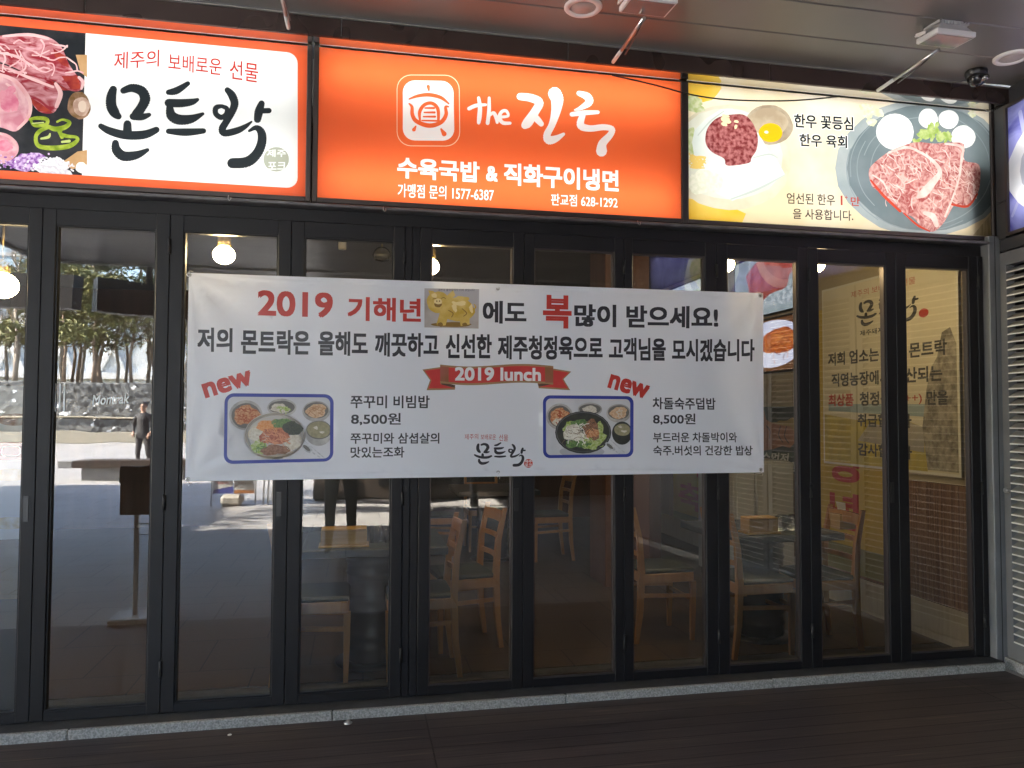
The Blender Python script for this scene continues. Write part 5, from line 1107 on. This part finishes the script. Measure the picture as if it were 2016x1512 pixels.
MB().box(-30, 30, .1, .9, 0, .5).build('planter_kerb', mat('sand_coping', (.36, .32, .24)), gw)
def struct_hill(): 
    bm = bmesh.new(); n = 24
    for j, (y, z) in enumerate(((-39.7, 2.85), (-45, 3.1), (-60, 3.4), (-120, 4))):
        for i in range(n+1): bm.verts.new((-80+i*140/n, y, z+.08*math.sin(i*1.3+j)))
    bm.verts.ensure_lookup_table()
    for j in range(3):
        for i in range(n): a = j*(n+1)+i; bm.faces.new((bm.verts[a], bm.verts[a+1], bm.verts[a+n+2], bm.verts[a+n+1]))
    return MB().bm(bm)
struct(struct_hill().build('hillside', mat('dry_hillside', (.12, .10, .06), .9, c2=(.17, .14, .08), scale=1.2, bump=.5, bscale=4)))
# trees
M_BARK = mat('bark', (.36, .26, .19), .85, c2=(.22, .16, .12), scale=5, stretch=(4, 4, 1)); M_BIRCH = mat('pale_bark', (.42, .38, .33), .8, c2=(.25, .2, .16), scale=4, stretch=(3, 3, 1))
M_NEED = mat('pine_needles', (.17, .165, .05), .7, c2=(.11, .115, .04), scale=1.5); M_TWIG = mat('dry_twigs', (.42, .34, .26), .85)
def bare_tree(seed, h):
    g = random.Random(seed); t = MB(); b = MB()
    trunk = [(g.gauss(0, .05)*i, g.gauss(0, .05)*i, h*i/6) for i in range(7)]; t.tube(trunk, [.13*(1-.13*i) for i in range(7)], 7)
    def limb(p, d, l, r, dep):
        pts = [p]; q = Vector(p); dd = Vector(d)
        for _ in range(3): dd = (dd+Vector((g.gauss(0, .18), g.gauss(0, .18), .10))).normalized(); q = q+dd*l/3; pts.append(q.copy())
        b.tube(pts, [r, r*.8, r*.6, r*.35], 4, False)
        if dep:
            for _ in range(4): k = g.choice((1, 2, 3)); limb(pts[k], (dd+Vector((g.gauss(0, .6), g.gauss(0, .6), g.gauss(.1, .3)))).normalized(), l*.6, r*.5, dep-1)
    for i in range(15):
        z = h*g.uniform(.25, .98); k = min(5, int(z/h*6)); p = Vector(trunk[k]).lerp(Vector(trunk[k+1]), z/h*6-k); a = g.uniform(0, 6.28)
        limb(p, (math.cos(a)*.8, math.sin(a)*.8, .75), h*.26*(1.15-z/h), .045, 2)
    return t, b
def pine_tree(seed, h):
    g = random.Random(seed); t = MB(); c = MB()
    trunk = [(g.gauss(0, .08)*i, g.gauss(0, .08)*i, h*i/6) for i in range(7)]; t.tube(trunk, [.13*(1-.13*i) for i in range(7)], 8)
    for i in range(22):
        z = h*g.uniform(.22, 1.0); a = g.uniform(0, 6.28); r = h*.22*(1.25-z/h)*g.uniform(.6, 1.1); k = min(5, int(z/h*6)); p = Vector(trunk[k])
        p.z = z; e = p+Vector((math.cos(a)*r, math.sin(a)*r, r*.18)); t.tube([p, (p+e)/2+Vector((0, 0, .1)), e], [.05, .035, .015], 5, False)
        for _ in range(150):
            q = e+Vector((g.gauss(0, r*.38), g.gauss(0, r*.38), g.gauss(0, r*.12))); s_ = g.uniform(.16, .38); v1 = Vector((g.gauss(0, 1), g.gauss(0, 1), g.gauss(0, .7))).normalized(); v2 = v1.orthogonal().normalized()
            c.poly([q-v1*s_, q+v2*s_*.22, q+v1*s_, q-v2*s_*.22])
    return t, c
protos = []
for k in range(3):
    t = thing('bare_tree', 'x', 'tree'); a, b = bare_tree(20+k, 8+k); a.build('trunk', M_BIRCH if k else M_BARK, t); b.build('crown', M_TWIG, t); protos.append(t)
pp = []
for k in range(2):
    t = thing('pine_tree', 'x', 'tree'); a, b = pine_tree(40+k, 12.5+k*2); a.build('trunk', M_BARK, t); b.build('crown', M_NEED, t); pp.append(t)
gt = random.Random(12); used = set()
def plant(P, k, x, y, s_, grp, lab):
    p = P[k]; o = p if id(p) not in used else copy_tree(p); used.add(id(p))
    o.location = (x, y, 2.8 if y < -39 else -.02); o.rotation_euler.z = gt.uniform(0, 6.28); o.scale = (s_,)*3; o['label'] = lab; tag(o, group=grp)
BT = 'bare winter trees standing on the bank above the gabion stone wall'
for i in range(30): plant(protos, i % 3, -24.5+i*.62+gt.uniform(-.4, .4), -40.6-gt.uniform(0, 4.5), gt.uniform(.75, 1.1), 'bare trees above the gabion wall', 'bare leafless winter tree on the bank above the gabion wall')
for i, (x, y, s_) in enumerate(((-13.6, -40.5, .8), (-12.0, -41.5, .7), (-15.2, -40.8, .75), (-10.6, -40.6, .62), (-17.4, -42, .8), (-13.0, -44, .72), (-9.0, -41, .7), (-16.2, -45, .8))): plant(pp, i % 2, x, y, s_, 'pine trees above the gabion wall', 'green pine tree with bare trunk on the bank above the gabion wall')
plant(pp, 0, -8.3, -6.2, .55, None, 'unseen dense pine tree added to dapple the sun on the paving, nearer the shop'); plant(protos, 1, -8.0, -8.2, .6, None, 'unseen bare tree added to dapple the sun on the paving')  # trees added out of view to break up and dim the sun patch
plant(pp, 1, -8.6, -9.8, .5, None, 'unseen dense pine tree added to dapple the sun on the paving, farther from the shop')
# distant buildings
M_TOWER = mat('pale_glass_tower', (.36, .48, .56), .15, c2=(.45, .56, .62), scale=.4)
bt_ = thing('glass_tower', 'pale blue glass tower far beyond the trees at the left edge', 'tower', (-50, -110, 0))
MB().bbox(-8, 8, -8, 8, 0, 46, .3).build('wall', M_TOWER, bt_); mb = MB()
for z in range(3, 46, 3): mb.box(-8.1, 8.1, -8.1, 8.1, z, z+.5)
mb.build('floor_bands', mat('pale_spandrel', (.62, .63, .64), .6), bt_)
wc = thing('white_frame_hall', 'white diagonal steel frame building glimpsed between the reflected trees', 'building', (-24, -66, 2.5))
MB().bbox(-18, 18, -6, 0, 0, 9, .1).build('glass_wall', mat('hall_glass', (.62, .66, .68), .3), wc)
mb = MB()
for i in range(-4, 5): mb.bar((i*4-2, .1, 0), (i*4+2, .1, 9), .35, .35); mb.bar((i*4+2, .1, 0), (i*4-2, .1, 9), .35, .35)
mb.bar((-18, .15, 2), (18, .15, 2), .5, .5); mb.build('diagonal_frame', M_WHITEP, wc); MB().bbox(-19, 19, -7, .6, 9.02, 9.7, .05).build('roof', M_WHITEP, wc)
wb = thing('wing_building', 'grey side wing building behind the louvres at the right', 'building', (8.2, -2.0, 0))
MB().bbox(-3.9, 4, -5.2, 8, 0, 3.95, .03).build('wall', M_CONC, wb)
# buildings that shade the plaza
M_DKB = mat('brown_cladding', (.040, .028, .022), .5, c2=(.055, .04, .03), scale=.8)
db = thing('brown_pavilion', 'dark brown building across the paving, reflected in the middle doors', 'building', (6.0, -11.5, 0))
MB().bbox(-6.7, 8, -6, 2.2, 0, 4.4, .03).build('wall', M_DKB, db); MB().bbox(-6.9, 8.2, -6.2, 2.6, 4.41, 4.65, .03).build('roof', M_BRONZE, db)
for k in range(5): f_ = MB().box(-5.6+k*2.6, -3.6+k*2.6, 2.201, 2.24, .25, 3.0).build('window_frame', M_FRAME, db); MB().box(-5.5+k*2.6, -3.7+k*2.6, 2.2405, 2.246, .35, 2.9).build('pane', mat('dark_window', (.01, .011, .012), .08), f_)
lb = thing('unseen_shade_building', 'unseen grey building added left of the paving to shade it', 'building', (-13.5, -7.0, 0))
MB().bbox(-4, 3.6, -4.6, 4.5, 0, 5.2, .03).build('wall', M_CONC, lb); MB().bbox(-4.1, 3.7, -4.7, 4.6, 5.21, 5.4, .03).build('parapet', M_WHITEP, lb)  # block added out of view, sized so its shadow covers the left paving
for k in range(3): MB().box(3.601, 3.62, -3.8+k*2.7, -1.8+k*2.7, .8, 3.2).build('window', mat('dark_window', (.01, .011, .012)), lb)
ub = thing('upper_storey', 'plain concrete storeys of the shop building above the canopy', 'building', (0, 0, 0))
MB().bbox(-14, 6, .2, 9, 3.95, 9.5, .03).build('wall', M_CONC, ub)
pr = thing('sky_blocking_roof', 'dark roof added between the canopy and the brown pavilion to block sky light', 'roof', (0, 0, 0))
MB().bbox(-2.75, 12, -9.0, -7.08, 3.52, 3.80, .01).build('slab', M_CEIL, pr)  # slab added to keep sky light off the right-hand side
# hanging beam of the canopy edge
pb = thing('hanging_beam', 'dark box beams hung on posts beyond the canopy, reflected in the left doors', 'beam', (0, 0, 0))
MB().bar((-6.8, -8.5, 3.26), (-3.95, -8.0, 3.22), .25, .48).build('beam', M_FRAME, pb); MB().bar((-3.72, -8.0, 3.20), (-1.5, -9.4, 3.16), .25, .48).build('beam', M_FRAME, pb)
MB().tube([(-3.1, -8.4, 3.4), (-3.1, -8.4, 4.3)], .05, 8).build('hanger', M_FRAME, pb); MB().tube([(-4.6, -8.12, 3.4), (-4.6, -8.12, 4.3)], .05, 8).build('hanger', M_FRAME, pb)
MB().bar((-8, -8.3, 4.36), (2, -8.3, 4.36), .2, .15).build('carrier', M_FRAME, pb)
for x in (-7.9, 1.9): MB().tube([(x, -8.3, -.01), (x, -8.3, 4.3)], .07, 10).build('post', M_FRAME, pb)
# bench, menu stand, beer stand
bc = thing('timber_bench', 'long dark timber bench with pale ends on the plaza, reflected in the second door', 'bench', (-4.95, -14.5, 0))
MB().bbox(-1.05, 1.3, -.3, .3, .28, .44, .01).build('seat', mat('dark_timber', (.05, .034, .025), .6), bc); MB().bbox(-1.35, -1.052, -.3, .3, .28, .44, .01).build('pale_end', M_CONC, bc); MB().bbox(-.9, 1.2, -.22, .22, -.02, .279, .01).build('base', M_CONC, bc)
ms = thing('menu_stand', 'menu stand with a dark brown board on twin clear posts, reflected in the second door', 'menu stand', (-1.50, -1.96, -.016))
MB().bbox(-.20, .20, -.14, .14, 0, .05, .01).build('base', mat('brushed_base', (.60, .60, .61), .4, .2), ms)
for x in (-.05, .05): MB().bbox(x-.016, x+.016, -.016, .016, .051, .77, .003).build('post', mat('clear_acrylic', (.62, .62, .62), .2), ms)
for z in (.62, .70): MB().box(-.034, .034, -.006, .006, z, z+.008).build('clip', M_BLACK, ms)
MB().bbox(-.16, .16, -.03, .03, .77, 1.0, .004).build('board', mat('brown_board', (.055, .033, .022), .45, c2=(.075, .045, .03), scale=5), ms); MB().bbox(-.165, .165, -.034, .034, 1.001, 1.12, .004).build('lectern_top', M_BLACK, ms)
bs = thing('beer_banner_stand', 'white banner stand with beer advertisements on a pale base, reflected under the white banner', 'banner stand', (-1.88, -9.0, -.016))
MB().bbox(-.20, .14, -.16, .16, 0, .18, .05).build('base', mat('pale_plastic', (.40, .37, .32)), bs)
putbk = lambda u, v: (u, .01, v)
def revbk(polys): return polys
for k, (x0, x1, word, c1) in enumerate(((-.34, -.02, 'Fitz', 'red'), (.0, .32, 'Kloud', 'gold'))):
    P_ = sheet(rect(x0, x1, .19, 1.15), [('cloth', mat('beer_cloth', (.62, .60, .57), .6), [rect(x0, x1, .19, 1.15)]), ('cloth', mat('beer_band_blue', (.08, .09, .30), .5) if k == 0 else mat('beer_band_orange', (.45, .18, .06), .5), [[(x0, .19), (x1, .19), (x1, .32 if k == 0 else .25), (x0, .25)]]),
       ('lettering', P_RED if k == 0 else mat('beer_ink_brown', (.10, .05, .02), .5), text(word, (x0+.02, .42), (x1-.02, .45), .20, .03)+text('ORIGINAL', (x0+.06, .355), (x1-.06, .36), .035, .02))], (lambda u, v, xm=x0+x1: (u, .01, v)), bs)
    for o in P_.values(): o.data.flip_normals()
for x in (-.36, .34): MB().tube([(x, .02, .0), (x, .02, 1.16)], .012, 6).build('pole', M_STEEL, bs)
for k in range(4): tag(MB().tube([(-1.42+k*.07, -9.0, -.016), (-1.38+k*.07, -9.05, 1.2)], .014, 6).build('slanted_pole', M_STEEL), 'slim leaning pole beside the beer banner stand', 'pole', 'leaning poles beside the beer stand')

# people
M_SKIN = mat('skin', (.42, .25, .17), .55, c2=(.38, .21, .14), scale=9); M_HAIR = mat('black_hair', (.012, .010, .009), .6); M_JACK = mat('black_jacket', (.014, .014, .016), .75, c2=(.022, .022, .025), scale=8); M_TROU = mat('dark_trousers', (.022, .021, .024), .8, c2=(.03, .028, .03), scale=9)
M_COAT = mat('brown_padded_coat', (.05, .035, .028), .7, c2=(.07, .05, .04), scale=6, bump=.4, bscale=8); M_SHOE = mat('brown_shoe', (.07, .04, .025), .5)
def person(lab, loc, rz, hands, elbows, coat, shoe, stride=.10):
    """one skinned body, facing +y; hands/elbows: left and right joint positions"""
    V, E, Rr = [], [], []
    def node(p, r, par=None):
        V.append(p); Rr.append(r)
        if par is not None: E.append((par, len(V)-1))
        return len(V)-1
    pel = node((0, 0, .95), (.155, .115)); wa = node((0, 0, 1.08), (.145, .11), pel); ch = node((0, .01, 1.28), (.165, .12), wa); sh = node((0, 0, 1.42), (.12, .09), ch)
    nk = node((0, .0, 1.50), (.055, .06), sh); hb = node((0, .015, 1.575), (.068, .078), nk); hm = node((0, .02, 1.65), (.078, .095), hb); ht = node((0, .012, 1.715), (.055, .065), hm)
    for s_, st in ((-1, stride), (1, -stride)):
        hp = node((s_*.095, 0, .88), (.095, .10), pel); kn = node((s_*.115, st*.5+.02, .49), (.062, .068), hp); cf = node((s_*.118, st*.8-.01, .32), (.056, .06), kn); an = node((s_*.12, st, .09), (.04, .045), cf); node((s_*.125, st+.02, .045), (.046, .045), an); node((s_*.135, st+.15, .035), (.042, .032), len(V)-1)
    for k, s_ in enumerate((-1, 1)):
        s0 = node((s_*.175, 0, 1.40), (.065, .065), sh); e0 = node(elbows[k], (.050, .050), s0); h = Vector(hands[k]); e = Vector(elbows[k]); wr = node(tuple(e.lerp(h, .86)), (.032, .030), e0); d = (h-e).normalized()
        side = Vector((0, 0, 1)).cross(d); side = (side if side.length > .1 else Vector((1, 0, 0))).normalized(); up = d.cross(side).normalized()
        pa = node(tuple(h), (.036, .020), wr)
        for f_ in range(4):
            b0 = h+side*(f_-1.5)*.019+d*.035; l = (.034, .040, .038, .030)[f_]
            n1 = node(tuple(b0), (.009, .009), pa); n2 = node(tuple(b0+d*l-up*.012), (.0085, .0085), n1); node(tuple(b0+d*l*1.5-up*.038), (.0075, .0075), n2)
        t1 = node(tuple(h-side*s_*.034+d*.008), (.011, .011), pa); node(tuple(h-side*s_*.050+d*.04-up*.012), (.009, .009), t1)
    me = bpy.data.meshes.new('person'); me.from_pydata(V, E, []); o = bpy.data.objects.new('person', me); COL.objects.link(o)
    sk = o.modifiers.new('s', 'SKIN'); sk.use_smooth_shade = True; ss = o.modifiers.new('u', 'SUBSURF'); ss.levels = 1; ss.render_levels = 1
    if not me.skin_vertices: me.attributes.new('skin', 'FLOAT', 'POINT') if False else None
    for v, r in zip(me.skin_vertices[0].data, Rr): v.radius = r
    me.skin_vertices[0].data[0].use_root = True
    dg = bpy.context.evaluated_depsgraph_get(); dg.update(); m2 = bpy.data.meshes.new_from_object(o.evaluated_get(dg)); bpy.data.objects.remove(o)
    for m_ in (M_SKIN, coat, M_TROU, shoe): m2.materials.append(m_)
    hs = [Vector(h) for h in hands]
    for p in m2.polygons:
        c = p.center; p.use_smooth = True
        hand = min((c-h).length for h in hs) < .105 or any((c-Vector(h)).dot((Vector(h)-Vector(e)).normalized()) > -.045 and (c-Vector(h)).length < .16 for h, e in zip(hands, elbows))
        hand = hand and (abs(c.x) > .165 or c.y > .2)
        p.material_index = 0 if (c.z > 1.485 or hand) else (3 if c.z < .085 else (2 if c.z < .89 and abs(c.x) < .24 and not (abs(c.x) > .2) else 1))
    b = bpy.data.objects.new('person', m2); COL.objects.link(b); b.location = loc; b.rotation_euler.z = rz; tag(b, lab, 'person')
    hr = MB(); prof = []
    bm = bmesh.new(); bmesh.ops.create_uvsphere(bm, u_segments=20, v_segments=14, radius=1)
    for v in bm.verts: v.co = Vector((v.co.x*.086, -.004+v.co.y*.102, 1.672+v.co.z*.088))
    bmesh.ops.delete(bm, geom=[v for v in bm.verts if (v.co.z < 1.66+.05*(v.co.y > .05)+(.0 if v.co.y > -.02 else -.05))], context='VERTS'); hr.bm(bm, smooth=True); hr.build('hair', M_HAIR, b)
    for s_ in (-1, 1):
        MB().lathe([(0, -.008), (.009, -.004), (.011, 0), (.009, .004), (0, .008)], (s_*.031, .106, 1.645), 10, 'Y').build('eye', mat('dark_eye', (.02, .015, .012), .2), b)
        bm = bmesh.new(); bmesh.ops.create_uvsphere(bm, u_segments=10, v_segments=8, radius=1)
        for v in bm.verts: v.co = Vector((s_*.084+v.co.x*.010, .01+v.co.y*.020, 1.635+v.co.z*.032))
        MB().bm(bm, smooth=True).build('ear', M_SKIN, b)
    MB().prism([(-.004, .105, 1.655), (.004, .105, 1.655), (.015, .105, 1.612), (-.015, .105, 1.612)], (0, .02, -.004)).build('nose', M_SKIN, b)
    MB().bbox(-.024, .024, .094, .107, 1.585, 1.594, .003).build('mouth', mat('lips', (.30, .12, .10), .5), b)
    return b
person('person in a dark coat holding up a phone, reflected below the banner', (-.16, -4.62, -.016), 0, ((-.02, .40, 1.40), (.26, .42, 1.40)), ((-.26, .16, 1.16), (.34, .18, 1.18)), M_COAT, M_SHOE, .08)
tag(MB().bbox(-.085, .075, -4.075, -4.066, 1.455, 1.535, .003).build('phone', M_BLACK), 'black phone held up in both hands by the person in the dark coat', 'phone')
person('person in a black jacket standing far out on the plaza, reflected in the second door', (-5.32, -17.3, -.016), R(15), ((-.19, .11, .93), (.19, .11, .93)), ((-.29, -.09, 1.15), (.29, -.09, 1.15)), M_JACK, M_SHOE, .04)

# small things on the deck
x_, y_ = None, None
def on_floor(px, py, z=0.0): d = ray(px, py); p = CAMP+d*((z-CAMP.z)/d.z); return p
p = on_floor(685, 1424); MB_ = MB().lathe([(.019, 0), (.021, .003), (.012, .006), (.011, .013), (.006, .016), (0, .016)], n=18); o = MB_.build('deck_bolt', M_STEEL); o.location = (p.x, p.y, .0005); tag(o, 'small steel bolt head standing on the dark deck', 'bolt')
p = on_floor(452, 1447); o = MB().lathe([(.010, 0), (.009, .002), (0, .003)], n=9).build('litter_scrap', M_WHITEP); o.location = (p.x, p.y, .0005); tag(o, 'tiny white scrap of litter lying on the deck', 'litter')
bpy.data.objects.remove(_to)
